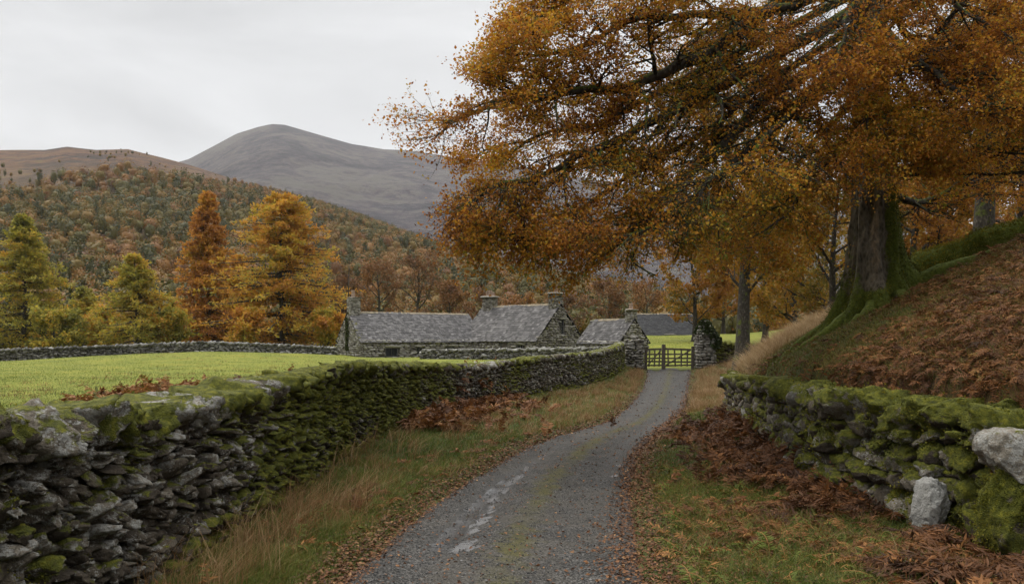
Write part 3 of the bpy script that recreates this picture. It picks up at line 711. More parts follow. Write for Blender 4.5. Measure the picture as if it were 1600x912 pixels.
def building(name, label, cat, P0, ang, L, d, zb, ze, zr, mat_s, mat_r, seed, holes_front=(), holes_right=(), holes_left=(), doors=(), chimneys=(), over=.22, moss_l=0., moss_r=0., tint=(.2, 1), roof_tint=(.1, 1), row=.3):
    """gabled stone building. P0 = front left corner, ang = yaw of the front wall; holes (s0,s1,z0,z1) get a frame and a dark pane, doors a plank door"""
    r = np.random.default_rng(seed)
    u = np.array([math.cos(ang), math.sin(ang), 0]); v = np.array([-math.sin(ang), math.cos(ang), 0]); P0 = np.array([P0[0], P0[1], 0.])
    c = P0 + u * L / 2 + v * d / 2; root = thing(name, (c[0], c[1], zb + .4), label, cat)
    mb = MB(); i_ = .1
    def pt(a, b, z): return P0 + u * a + v * b + ZA * z
    # core prism (slightly inside the facing)
    a0, a1, b0, b1 = i_, L - i_, i_, d - i_
    Vv = [pt(a0, b0, zb), pt(a1, b0, zb), pt(a1, b1, zb), pt(a0, b1, zb), pt(a0, b0, ze - .05), pt(a1, b0, ze - .05), pt(a1, b1, ze - .05), pt(a0, b1, ze - .05), pt(a0, d / 2, zr - .12), pt(a1, d / 2, zr - .12)]
    mb.add(Vv, [[0, 1, 5, 4], [2, 3, 7, 6], [4, 5, 9, 8], [6, 7, 8, 9], [3, 2, 1, 0]], [[4, 8, 7], [5, 6, 9]], tint=.1, moss=0.)
    mb.add([Vv[k] for k in (0, 4, 7, 3, 1, 2, 6, 5)], [[0, 1, 2, 3], [4, 5, 6, 7]], tint=.1, moss=0.)
    gab = lambda s, z: z < ze + (zr - ze) * (1 - np.abs(s - d / 2) / (d / 2)) - .08
    hf = list(holes_front) + list(doors)
    face_stones(mb, P0, u, L, zb, ze, lambda s, z: z < ze, -v, r, hf, tint=tint)
    face_stones(mb, P0 + u * L, v, d, zb, zr, gab, u, r, holes_right, tint=tint, mossf=lambda C: np.full(len(C), moss_r))
    face_stones(mb, P0 + v * d, -v, d, zb, zr, gab, -u, r, holes_left, tint=tint, mossf=lambda C: np.full(len(C), moss_l))
    face_stones(mb, P0 + u * L + v * d, -u, L, zb, ze, lambda s, z: z < ze, v, r, (), ln=(.5, 1.1), ht=(.25, .4), n=2, tint=tint)
    mb.build('wall', mat_s, root, smooth=True)
    # roof
    rb = MB(); S = math.hypot(d / 2, zr - ze); k = (S + over) / S
    for sg, b in ((-1, 0), (1, d)):
        dn = unit(v * (sg * d / 2) - ZA * (zr - ze)); nr_ = unit(np.cross(u, dn)); nr_ = nr_ if nr_[2] > 0 else -nr_
        A = P0 - u * .12 + v * d / 2 + ZA * zr
        x0, x1 = A + dn * (S * k), A + u * (L + .24)
        rb.add(np.array([A, A + u * (L + .24), A + u * (L + .24) + dn * S * k, x0]) + nr_ * .005, [[0, 1, 2, 3]], tint=0., moss=0.)
        rb.add(np.array([A, A + u * (L + .24), A + u * (L + .24) + dn * S * k, x0]) - nr_ * .06, [[3, 2, 1, 0]], tint=0., moss=0.)
        slates(rb, A, u, L + .24, dn, S * k, nr_, r, row=row, tint=(.3, .78), mossf=lambda s, t: .25 * np.exp(-((s) / .9) ** 2) + .5 * moss_l * np.exp(-(s / 1.2) ** 2) + .5 * moss_r * np.exp(-((s - L) / .8) ** 2) + .12 * (t < .5))
    ro = rb.build('roof', mat_r, root)
    n_ = int(L / .45); mbr = MB()
    for q in range(n_):
        cc = pt((q + .5) * L / n_, d / 2, zr + .05 + r.uniform(-.012, .012))
        for sg in (-1, 1):
            w_ = unit(v * sg * (d / 2) - ZA * (zr - ze)); nn_ = np.cross(u, w_); nn_ = nn_ if nn_[2] > 0 else -nn_
            mbr.add(box_v(cc + w_ * .13 + nn_ * .02, u, w_, nn_, L / n_ * .49, .14, .022), BOXQ)
    mbr.build('ridge_tiles', M_ridge, ro)
    # openings
    def opening(O, du, nn, h, kind):
        s0, s1, z0, z1 = h; cc = O + du * (s0 + s1) / 2 + ZA * (z0 + z1) / 2
        hx, hz = (s1 - s0) / 2, (z1 - z0) / 2; fb = MB()
        for sx in (-1, 1): fb.add(box_v(cc + du * sx * (hx - .05) + nn * -.02, du, nn, ZA, .05, .05, hz), BOXQ)
        for sz in (-1, 1): fb.add(box_v(cc + ZA * sz * (hz - .05) + nn * -.02, du, nn, ZA, hx - .1, .05, .05), BOXQ)
        lint = MB(); stones(lint, (cc + ZA * (hz + .1))[None], du[None], nn[None], ZA[None], np.array([[hx + .2, .15, .12]]), 3, .5, r, tint=np.array([.8]), moss=np.array([-.2]))
        if kind == 'window':
            [fb.add(box_v(cc + nn * -.02, du, nn, ZA, .025, .035, hz - .1), BOXQ)] if hx > .3 else None
            w = fb.build('window', M_frame, root); MB().add(box_v(cc - nn * .05, du, nn, ZA, hx - .1, .012, hz - .1), BOXQ).build('pane', M_pane, w)
        else:
            w = fb.build('door', M_frame, root); db = MB()
            for kk in range(5): db.add(box_v(cc + du * ((kk + .5) / 5 * 2 - 1) * (hx - .1) - nn * .04, du, nn, ZA, (hx - .1) / 5 - .008, .02, hz - .1), BOXQ)
            db.build('planking', M_wood, w)
        lint.build('lintel', mat_s, w, smooth=True)
    for h in holes_front: opening(P0, u, -v, h, 'window')
    for h in doors: opening(P0, u, -v, h, 'door')
    for h in holes_right: opening(P0 + u * L, v, u, h, 'window')
    for h in holes_left: opening(P0 + v * d, -v, -u, h, 'window')
    for (a, w, dp, z1, pots) in chimneys:
        ch = MB(); cc = pt(a, d / 2, 0); zl = zr - .75
        for q, (O, du, LL, nn_) in enumerate(((cc - u * w / 2 - v * dp / 2, u, w, -v), (cc + u * w / 2 - v * dp / 2, v, dp, u), (cc + u * w / 2 + v * dp / 2, -u, w, v), (cc - u * w / 2 + v * dp / 2, -v, dp, -u))):
            face_stones(ch, O, du, LL, zl, z1 - .05, lambda s, z: z < z1, nn_, r, ln=(.25, .5), ht=(.12, .22), depth=.08, n=3, tint=tint, mossf=lambda C: np.full(len(C), .05))
        ch.add(box_v(cc + ZA * (zl + z1) / 2, u, v, ZA, w / 2 - .03, dp / 2 - .03, (z1 - zl) / 2), BOXQ, tint=.1, moss=0.)
        co = ch.build('chimney', mat_s, root, smooth=True)
        cb = MB(); stones(cb, (cc + ZA * (z1 + .06))[None], u[None], v[None], ZA[None], np.array([[w / 2 + .2, dp / 2 + .2, .11]]), 6, .25, r, tint=np.array([.6]), moss=np.array([.2])); cb.build('chimney_cap', mat_s, co, smooth=True)
        for (o_, hh) in pots:
            b0 = cc + u * o_ + ZA * (z1 + .1); zz = np.array([0, .06, .1, hh * .8, hh * .82, hh]); rr = np.array([.25, .25, .2, .18, .22, .2])
            V, Q = tubes((b0[None, None] + zz[None, :, None] * ZA), rr[None], 12); tp_ = len(V)
            pb = MB().add(V, Q); pb.add(np.array([b0 + ZA * hh * .9 + .13 * (math.cos(t_) * XA + math.sin(t_) * YA) for t_ in np.arange(4) * math.pi / 2]), [[0, 1, 2, 3]]); pb.build('chimney_pot', M_pot, co, smooth=False)
    return root, P0, u, v

mw = NM('weathered_wood'); v_ = mw.mapping((3, 3, .6)); mw.col(mw.ramp(mw.noise(9, 5, .7, v_), [(.3, (.035, .027, .02)), (.55, (.085, .07, .055)), (.8, (.16, .14, .115))])).rough(.85).bump(mw.noise(20, 4, .7, v_), .5, .01)
M_wood = mw.m

barn, bP, bu, bv = building('stone_barn', 'long low stone barn with grey slate roof and end chimney beside the pasture', 'barn', (-15.2, 80), R(30), 13.9, 7.6, -.4, 1.85, 4.85, M_house, M_slate, 21,
    holes_front=((2.6, 4.0, .2, 1.15), (6.0, 6.7, .4, 1.2), (9.6, 10.5, .3, 1.25)), chimneys=((.55, 1.0, 1.1, 6.25, ((-.05, .8),)),), moss_l=.25)
house, hP, hu, hv = building('farmhouse', 'taller stone farmhouse with two chimneys and a mossy gable facing right', 'farmhouse', (2.44 - .73 * 11.2, 80 + .683 * 11.2), R(-43), 11.2, 7.5, -.4, 1.95, 5.68, M_house, M_slate, 22,
    holes_front=((8.6, 9.4, .55, 1.5),), doors=((6.3, 7.2, -.2, 1.75),), holes_right=((3.8, 4.3, 2.5, 4.1),), chimneys=((.95, 1.25, 1.1, 6.7, ((-.38, .55), (.05, .7), (.42, .5))), (10.6, 1.0, 1.15, 6.7, ((0, .85),))), moss_r=.22, tint=(.1, .75))
outb, oP, ou, ov = building('stone_outbuilding', 'small stone outbuilding with slate roof between farmhouse and gate', 'outbuilding', (6.65, 79.4), R(-52), 5.6, 4.0, -.3, 1.75, 3.95, M_house, M_slate, 23,
    holes_right=((1.8, 2.2, 1.2, 2.0),), chimneys=((5.2, .75, .8, 4.75, ((0, .6),)),), moss_r=.15)
building('slate_barn', 'dark roofed barn beyond the gate and the grass rise', 'barn', (17.5, 112), R(4), 9.5, 7.5, .5, 2.7, 5.7, M_dstone, M_slate2, 24, doors=((4, 5.6, 1.0, 2.6),))

# ivy on the barn gable and on a gate pillar
M_ivy = leaf_mat('ivy', [(0, (.012, .018, .004)), (.5, (.03, .042, .008)), (1, (.075, .085, .015))], .15)
def leaf_patch(parent, name, C, N, size, seed, mat, tint=(0, 1)):
    r = np.random.default_rng(seed); n = len(C); s = r.uniform(*size, n)
    D = unit(r.normal(size=(n, 3)) + [0, 0, -.4]); o = unit(N + r.normal(0, .6, (n, 3)))
    V, Q = kites(C, D, o, s, s * .9, .08); return MB().add(V, Q, tint=np.repeat(r.uniform(*tint, n), 4)).build(name, mat, parent)
n_ = 1400; z_ = rng.uniform(.9, 4.2, n_); s_ = 3.8 + rng.normal(0, .35, n_) * (.6 + .3 * np.sin(z_ * 3))
C = bP + bv * (7.6 - s_)[:, None] - bu * (.12 + rng.uniform(0, .12, n_))[:, None] + ZA * z_[:, None]
leaf_patch(barn, 'ivy', C, -bu, (.1, .2), 3, M_ivy)

# ------------------------------------------------------------------ gate and pillars
def pillar(label, px, hgt, w, seed, cone, ivy, Y=53.0):
    r = np.random.default_rng(seed); x = (px - 800) * Y / FPX; zb = float(ground_z(np.array([x]), np.array([Y]))[0]) - .05
    root = thing('gate_pillar', (x, Y, zb), label, 'gate pillar'); mb = MB(); z = zb; A = []
    while z < zb + hgt:
        f = (z - zb) / hgt; wd = w * (1 - .1 * f) * (1 if f < cone else max(.25, 1 - (f - cone) / (1 - cone) * .8)); h = r.uniform(.14, .26)
        for O, du in (((-1, -1), XA), ((1, -1), YA), ((1, 1), -XA), ((-1, 1), -YA)):
            s = -r.uniform(0, .3)
            while s < wd:
                l = r.uniform(.28, .6); a, b = max(s, 0), min(s + l, wd); s += l
                if b - a < .08: continue
                c = np.array([x + O[0] * wd / 2, Y + O[1] * wd / 2, z + h / 2]) + du * (a + b) / 2
                A.append((c, du, np.array([(b - a) / 2, .13, h / 2])))
        mb.add(box_v((x, Y, z + h / 2), XA, YA, ZA, wd / 2 - .06, wd / 2 - .06, h / 2 + .01), BOXQ, tint=0., moss=0.); z += h
    C = np.array([a[0] for a in A]); U = np.array([a[1] for a in A]); H = np.array([a[2] for a in A]); n = len(A)
    U, V, W = rot_axes(U, np.tile(ZA, (n, 1)), r.normal(0, .05, n), r.normal(0, .06, n), r.normal(0, .05, n))
    stones(mb, C, U, V, W, H, 4, .9, r, tint=r.uniform(.1, .8, n), moss=np.full(n, .1) + r.normal(0, .15, n))
    mb.build('stonework', M_house, root, smooth=True)
    if ivy:
        k = 6500; t = r.uniform(.3, 1.05, k) ** .8; a = r.uniform(0, 2 * np.pi, k); rad = w * .8 * np.where(t < cone, 1, np.maximum(.15, 1 - (t - cone) / (1 - cone) * .75)) * (1 + .35 * noise3(np.stack([np.cos(a) * 2, np.sin(a) * 2, t * 5], -1), 8))
        keep = ((np.cos(a) > .35) & (t > .45)) | (t > .76); C = np.stack([x + np.cos(a) * rad, Y + np.sin(a) * rad, zb + t * hgt], -1)[keep]
        leaf_patch(root, 'ivy', C, np.stack([np.cos(a), np.sin(a), 0 * a], -1)[keep], (.1, .2), 5, M_ivy, (0, .6))
    return root
pillar('square stone gate pillar joining the lane wall and the outbuilding', 991, 1.9, 1.0, 31, .95, False)
pillar('ivy clad stone gate pillar with a pointed top by the far gate', 1101, 3.05, 1.05, 32, .72, True)
def gate():
    Y = 53.25; x0, x1 = 8.85, 12.15; zg = float(ground_z(np.array([10.4]), np.array([Y]))[0]); r = np.random.default_rng(4)
    root = thing('wooden_gate', ((x0 + x1) / 2, Y, zg), 'closed dark wooden farm gate between two stone pillars', 'gate')
    def beam(nm, a, b, w, t, yo=0):
        a, b = np.array(a), np.array(b); u = unit(b - a); n = YA; w_ = np.cross(u, n)
        MB().add(box_v((a + b) / 2 + YA * yo, u, n, w_, np.linalg.norm(b - a) / 2, t, w), BOXQ).build(nm, M_wood, root)
    pc = 10.12
    for x, h, w in ((x0 + .08, 1.45, .09), (pc, 1.68, .11), (x1 - .08, 1.55, .09)): beam('post', (x, Y, zg - .1), (x + .02, Y, zg + h), w, w)
    for a, b in ((x0 + .18, pc - .12), (pc + .12, x1 - .18)):
        for k, h in enumerate((.28, .52, .76, 1.02, 1.36)):
            beam('rail', (a, Y, zg + h + r.normal(0, .015)), (b, Y, zg + h + r.normal(0, .02)), .05 if k < 4 else .065, .03, .035)
        for q in np.linspace(.12, .88, 4 if b - a > 1.3 else 3):
            x = a + (b - a) * q + r.normal(0, .04); beam('upright', (x, Y, zg + .2), (x + r.normal(0, .03), Y, zg + 1.38), .045, .025, -.022)
        beam('brace', (a + .05, Y, zg + .3), (b - .05, Y, zg + 1.3), .04, .02, -.068)
gate()
bpy.context.view_layer.update()

# ------------------------------------------------------------------ trees
def children(P, R, c, t0, t1, ang, length, k2, r, g=0., wig=.25, flat=.5, rad=.5, up=0.):
    """c side branches per parent polyline"""
    B, k, _ = P.shape
    t = t0 + (t1 - t0) * (np.arange(c)[None] + r.uniform(0, 1, (B, c))) / c
    f = t * (k - 1 - 1e-6); i = f.astype(int); f = (f - i)[..., None]; b = np.arange(B)[:, None]
    S = P[b, i] * (1 - f) + P[b, i + 1] * f; T = unit(P[b, i + 1] - P[b, i]); R0 = R[b, i] * (1 - f[..., 0]) + R[b, i + 1] * f[..., 0]
    Hh = unit(np.cross(T, ZA + 1e-4)); Vv = np.cross(Hh, T)
    sgn = np.where((np.arange(c)[None] + r.integers(0, 2, (B, 1))) % 2, 1, -1) * r.choice([1, 1, 1, 1, -1], (B, c))
    per = unit(sgn[..., None] * Hh + flat * r.normal(size=(B, c, 1)) * Vv + up * ZA)
    a = np.radians(r.uniform(*ang, (B, c)))[..., None]
    d = np.cos(a) * T + np.sin(a) * per
    L = length(t, r); n = B * c
    S, d, L, R0 = S.reshape(n, 3), d.reshape(n, 3), np.broadcast_to(L, (B, c)).reshape(n), R0.reshape(n)
    out = [S]; st = (L / (k2 - 1))[:, None]
    for j in range(k2 - 1):
        d = unit(d + wig * r.normal(size=(n, 3)) * [1, 1, .7] + [0, 0, g]); out.append(out[-1] + d * st)
    rr = np.minimum(R0 * rad, .012 + L * .022)[:, None] * np.linspace(1, .3, k2)[None]
    return np.stack(out, 1), rr, t.reshape(n)
def leaf_points(P, per, r, t0=.15, spread=.03):
    B, k, _ = P.shape; t = r.uniform(t0, 1, (B, per)); f = t * (k - 1 - 1e-6); i = f.astype(int); f = (f - i)[..., None]; b = np.arange(B)[:, None]
    S = P[b, i] * (1 - f) + P[b, i + 1] * f; T = unit(P[b, i + 1] - P[b, i])
    return (S + r.normal(0, spread, S.shape)).reshape(-1, 3), T.reshape(-1, 3)

BARK = bark_mat('mossy_bark', moss=.6, dark=(.022, .018, .012), mid=(.12, .1, .072)); BARK_L = bark_mat('limb_bark', moss=.6, mid=(.045, .037, .026)); BARK_D = bark_mat('dark_bark', moss=.2); BARK_W = bark_mat('wood_bark', moss=.58, mid=(.042, .035, .026))
OAK = [(0, (.06, .026, .01)), (.2, (.165, .06, .015)), (.42, (.33, .122, .017)), (.6, (.44, .205, .02)), (.78, (.38, .24, .022)), (.92, (.19, .17, .018)), (1, (.09, .1, .012))]
M_oakleaf = leaf_mat('autumn_oak_leaf', OAK, .46)

def big_tree():
    r = np.random.default_rng(101); bx, by = 8.45, 18.7; bz = float(ground_z(np.array([bx]), np.array([by]))[0])
    root = thing('oak_tree', (bx, by, bz), 'huge rust leaved tree with mossy flared trunk spreading over the lane', 'tree')
    # trunk with buttresses that follow the sloping bank
    hh = np.concatenate([np.linspace(-1.2, 4, 80), np.linspace(4.15, 17.5, 40)]); na = 96; a = np.arange(na) * 2 * np.pi / na
    cx = bx + np.interp(hh, [0, 3, 6, 9, 17], [0, -.02, -.12, -.28, -.5]); cy = by + np.interp(hh, [0, 6, 17], [0, -.1, .2])
    rb = np.interp(hh, [-1.2, 0, 1.2, 3, 5.5, 8, 12, 17.5], [.6, .54, .48, .42, .36, .29, .19, .06])
    A, Hh = np.meshgrid(a, hh); gl = ground_z(bx + .85 * np.cos(A), by + .85 * np.sin(A)) - bz
    hl = Hh - gl; lob = np.zeros_like(A)
    for q, (ph, am, wd) in enumerate(((-.3, 1.75, .3), (-1.05, .7, .26), (-1.75, .85, .28), (-2.5, .7, .27), (2.9, .75, .3), (2.0, .7, .3), (.9, .8, .3))):
        dd = np.angle(np.exp(1j * (A - ph - .12 * Hh * .3))); lob += am * np.exp(-(dd / wd) ** 2)
    fl = np.exp(-np.maximum(hl, -.6) / .7)
    rad = rb[:, None] * (1 + .07 * np.sin(5 * A + .4 * Hh) + .05 * np.sin(9 * A - .5 * Hh)) + fl * (.14 + .62 * lob) * .8 + .04 * lob * np.exp(-np.maximum(hl, 0) / 2.2)
    pn = np.stack([np.cos(A) * 1.6, np.sin(A) * 1.6, Hh * .7], -1)
    rad = rad + .07 * noise3(pn * 1.3, 3) + .045 * noise3(pn * 3.3, 4) + .04 * noise3(pn * np.array([7, 7, 1.5]), 5) + .02 * noise3(pn * np.array([13, 13, 4]), 6)
    V = np.stack([cx[:, None] + rad * np.cos(A), cy[:, None] + rad * np.sin(A), bz + Hh], -1); k = len(hh)
    i = (np.arange(k - 1) * na)[:, None]; j = np.arange(na)[None]; Q = np.stack([i + j, i + (j + 1) % na, i + na + (j + 1) % na, i + na + j], -1).reshape(-1, 4)
    ms = .28 + .55 * np.exp(-np.maximum(hl, 0) / .9) + .5 * ss(.1, .9, np.cos(A + .35)) * (1 - ss(3, 6, Hh)) - 1.05 * np.exp(-((np.angle(np.exp(1j * (A + 1.85))) / .42) ** 2)) * ss(.35, .7, hl) - .1
    mb = MB().add(V.reshape(-1, 3), Q, moss=ms.ravel())
    for ph, L, w in ((-.25, 2.6, .24), (-1.1, 1.3, .15), (-1.8, 1.2, .17), (-2.5, 1.5, .15), (2.9, 1.6, .16), (.9, 2.0, .17)):
        q = np.linspace(0, 1, 14); an = ph + .5 * q * r.normal(0, .6); dx = .45 + L * q
        X = bx + np.cos(an) * dx; Y = by + np.sin(an) * dx; Z = ground_z(X, Y) + .22 * (1 - q) ** 2 - .03
        Vt, Qt = tubes(np.stack([X, Y, Z], -1)[None], (w * (1 - q) ** .7 + .03)[None] * (1 + .15 * r.normal(size=(1, 14))), 10); mb.add(Vt, Qt, moss=.55)
    mb.build('trunk', BARK, root, smooth=True)
    Vf = V.reshape(-1, 3); mf = ms.ravel(); k_ = (mf > .3) & (Vf[:, 2] < bz + 3); Vf = Vf[k_]; iv = r.integers(0, len(Vf), 26000); ctr = np.stack([np.full(len(iv), bx), np.full(len(iv), by), Vf[iv, 2]], -1)
    Nf = unit(Vf[iv] - ctr + 1e-6); Pf = Vf[iv] + r.normal(0, .035, (len(iv), 3)); Lf = r.uniform(.025, .055, len(iv))
    Vk, Qk = kites(Pf - Nf * .01, unit(Nf * .8 + r.normal(0, .5, Nf.shape) + [0, 0, .1]), r.normal(size=Nf.shape), Lf, Lf * .6, .1)
    MB().add(Vk, Qk, tint=np.repeat(np.clip(.42 + .6 * noise3(Pf * 2.5, 3) + r.normal(0, .15, len(Pf)), 0, 1), 4)).build('moss', M_moss, root)
    limbs = [
        ([(1345, -90, 18.6), (1222, 0, 17.5), (1108, 80, 16.5), (1000, 130, 15.8), (890, 150, 15.2), (790, 158, 14.8), (695, 186, 14.6)], .17),
        ([(1350, 10, 18.5), (1188, 97, 17.1), (1085, 154, 16.2), (960, 222, 15.5), (870, 262, 15), (800, 290, 14.6), (728, 312, 14.4)], .15),
        ([(1350, 55, 18.5), (1194, 160, 17.3), (1085, 270, 16.5), (1000, 335, 15.9), (900, 375, 15.4), (815, 375, 15.1), (765, 372, 14.9)], .15),
        ([(1345, -230, 18.6), (1200, -190, 17.5), (1050, -100, 16.5), (920, -20, 15.9), (830, 30, 15.5)], .16),
        ([(1350, 90, 18.9), (1220, 200, 20), (1110, 290, 21), (1010, 360, 21.6), (950, 390, 22)], .12),
        ([(1355, 60, 18.4), (1290, 130, 16.7), (1200, 215, 15.2), (1130, 280, 14.2), (1095, 325, 13.7)], .11),
        ([(1365, 30, 18.2), (1362, 110, 16.8), (1356, 190, 15.8), (1350, 255, 15.2)], .07),
        ([(1390, 272, 18.6), (1467, 262, 18), (1530, 250, 17.5), (1600, 228, 17), (1720, 190, 16.5)], .16),
        ([(1380, 100, 18.6), (1480, 70, 17.8), (1600, 50, 17), (1730, 50, 16.5)], .15),
        ([(1380, 170, 18.9), (1480, 190, 20.5), (1580, 180, 22), (1680, 180, 23)], .12),
        ([(1388, 300, 18.8), (1450, 320, 19.6), (1540, 280, 20.4), (1620, 262, 21)], .11),
        ([(1375, 40, 18.2), (1430, 90, 16.5), (1500, 140, 15.2), (1590, 170, 14.2)], .11),
        ([(1350, -40, 18.4), (1240, 10, 17.2), (1130, 25, 16.2), (1000, 35, 15.3), (880, 70, 14.7), (790, 90, 14.4)], .13),
        ([(1350, 130, 18.9), (1270, 230, 19.3), (1190, 310, 19.8), (1120, 370, 20.2)], .1),
        ([(1360, -120, 18.9), (1300, -60, 20.5), (1200, 20, 22), (1080, 90, 23)], .13),
        ([(1365, -150, 18.9), (1430, -60, 20.5), (1520, 20, 22), (1600, 60, 23)], .13),
        ([(1360, -260, 18.4), (1300, -260, 16.5), (1220, -200, 14.8), (1120, -150, 13.6)], .12),
        ([(1365, -260, 18.4), (1450, -230, 16.8), (1560, -170, 15.4), (1650, -120, 14.4)], .12),
        ([(1350, 180, 18.4), (1300, 240, 17.4), (1240, 310, 16.6), (1180, 370, 16)], .08),
        ([(1375, 120, 18.2), (1390, 190, 16.8), (1420, 250, 15.8)], .07),
        ([(1350, 30, 18.6), (1200, 130, 17.8), (1090, 215, 17.2), (980, 285, 16.8), (880, 330, 16.5), (790, 350, 16.3)], .1),
        ([(1345, 70, 18.3), (1210, 190, 16.6), (1120, 280, 15.4), (1040, 340, 14.6), (965, 372, 14.2), (905, 385, 13.9)], .1),
        ([(1350, -20, 18.8), (1200, 60, 18.2), (1060, 120, 17.8), (940, 190, 17.5), (850, 215, 17.3), (760, 235, 17.2)], .11),
        ([(1370, -110, 18.2), (1420, -40, 16.6), (1500, 20, 15.4), (1580, 60, 14.6)], .11),
        ([(1362, -90, 18.2), (1345, -20, 16.5), (1320, 50, 15.3), (1300, 110, 14.5)], .1),
        ([(1375, 0, 18.9), (1440, 60, 20.2), (1520, 110, 21.3), (1610, 130, 22.2)], .12),
        ([(1372, 60, 18.3), (1400, 110, 17), (1440, 170, 16), (1480, 215, 15.4)], .08),
    ]
    LP, LT, LH = [], [], []
    for li, (pts, r0) in enumerate(limbs):
        C = np.array([at(*p) for p in pts]); k = 22; C = resample(C, k); w = np.linspace(0, 1, k)[:, None]
        C = C + (.16 * np.stack([noise3(C * .9 + 31 * q, 7 + q) for q in range(3)], -1) + .07 * np.stack([noise3(C * 2.6 + 17 * q, 27 + q) for q in range(3)], -1)) * np.minimum(1, w * 4)
        Rr = r0 * (1 - .84 * np.linspace(0, 1, k) ** .8); Rr[0] *= 1.35; Rr[1] *= 1.12; L = np.linalg.norm(np.diff(C, axis=0), axis=1).sum()
        P1, R1 = C[None], Rr[None]
        n2 = int(L * 2.9) + 4
        drop = -.05 if li in (1, 2, 4, 13, 18, 5) else .0
        P2, R2, t2 = children(P1, R1, n2, .14, 1., (28, 62), lambda t, q: (2.7 - 1.7 * t) * q.uniform(.55, 1.1, t.shape), 9, r, g=.0 + drop, wig=.17, flat=.35, rad=.5)
        P3, R3, t3 = children(P2, R2, 10, .1, 1., (25, 60), lambda t, q: (1.05 - .5 * t) * q.uniform(.5, 1.1, t.shape), 6, r, g=.02 + drop, wig=.2, flat=.45, rad=.55)
        P4, R4, t4 = children(P3, R3, 6, .15, 1., (25, 65), lambda t, q: q.uniform(.16, .42, t.shape), 4, r, g=.03, wig=.22, flat=.6, rad=.6)
        mb = MB()
        for P, Rq, n in ((P1, R1, 10), (P2, R2, 6), (P3, R3, 4), (P4, R4 * .9, 3)):
            V, Q = tubes(P, Rq, n); mb.add(V, Q, moss=.2 if n > 6 else (.22 if n > 3 else .05))
        mb.build('limb', BARK_L, root, smooth=True)
        S, T = leaf_points(P4, 14, r, spread=.05); S2, T2 = leaf_points(P3[:, 2:], 8, r, spread=.06)
        S = np.concatenate([S, S2]); T = np.concatenate([T, T2])
        LP.append(S); LT.append(T); LH.append(np.full(len(S), {5: .06, 18: .1, 2: .08}.get(li, 0.)))
    S, T, Hd = map(np.concatenate, (LP, LT, LH)); n = len(S)
    cl = .5 * noise3(S * .55, 12) + .35 * noise3(S * 1.4, 13)
    keep = r.uniform(0, 1, n) < np.clip(.58 + .35 * ss(2.5, -1, S[:, 0]) + .95 * noise3(S * .65, 14) + .4 * noise3(S * 2.2, 15), .12, 1) * (1 - .5 * ss(6.8, 5., S[:, 2]) * ss(6, 2, S[:, 0])) * (1 - .22 * ss(3, 5, S[:, 0]) * ss(10.5, 8.5, S[:, 2])); S, T, Hd, cl = S[keep], T[keep], Hd[keep], cl[keep]; n = len(S)
    D = unit(T * .5 + r.normal(0, .65, (n, 3)) + [0, 0, -.12]); N = unit(r.normal(0, .6, (n, 3)) + [0, 0, .8])
    s = r.uniform(.035, .08, n); V, Q = kites(S, D, N, s, s * r.uniform(.55, .85, n), .12)
    tint = np.clip(.5 + .5 * cl + Hd + .05 * ss(6, 1, S[:, 2] - bz) * ss(-2, 6, S[:, 0]) + r.normal(0, .17, n), 0, 1)
    MB().add(V, Q, tint=np.repeat(tint, 4)).build('crown', M_oakleaf, root)
    print('oak leaves', n)
big_tree()

def log():
    q = np.linspace(0, 1, 60); X = 9.9 + 5.6 * q; Y = 19.6 - 1.5 * q + .25 * np.sin(q * 7); Z = ground_z(X, Y) + .22 + .06 * np.sin(q * 9)
    root = thing('mossy_log', (X[20], Y[20], Z[20] - .25), 'moss smothered fallen limb lying up the bank behind the big tree', 'log')
    na = 20; V, Q = tubes(np.stack([X, Y, Z], -1)[None], (.4 - .13 * q)[None], na); V = V + (unit(V - np.repeat(np.stack([X, Y, Z], -1), na, 0))) * (.11 * noise3(V * 2.4, 5) + .05 * noise3(V * 6, 6))[:, None]
    MB().add(V, Q, moss=.9).build('bark', BARK, root, smooth=True)
    r = np.random.default_rng(8); i = r.integers(0, len(V), 24000); c = np.stack([X, Y, Z], -1)[i // na]; N = unit(V[i] - c); k = N[:, 2] > -.2; P = V[i][k] + r.normal(0, .03, (k.sum(), 3)); N = N[k]
    L = r.uniform(.03, .06, len(P)); Vk, Qk = kites(P, unit(N + r.normal(0, .5, N.shape)), r.normal(size=N.shape), L, L * .6, .1)
    MB().add(Vk, Qk, tint=np.repeat(np.clip(.6 + .5 * noise3(P * 3, 3) + r.normal(0, .15, len(P)), 0, 1), 4)).build('moss', M_moss, root)
log()

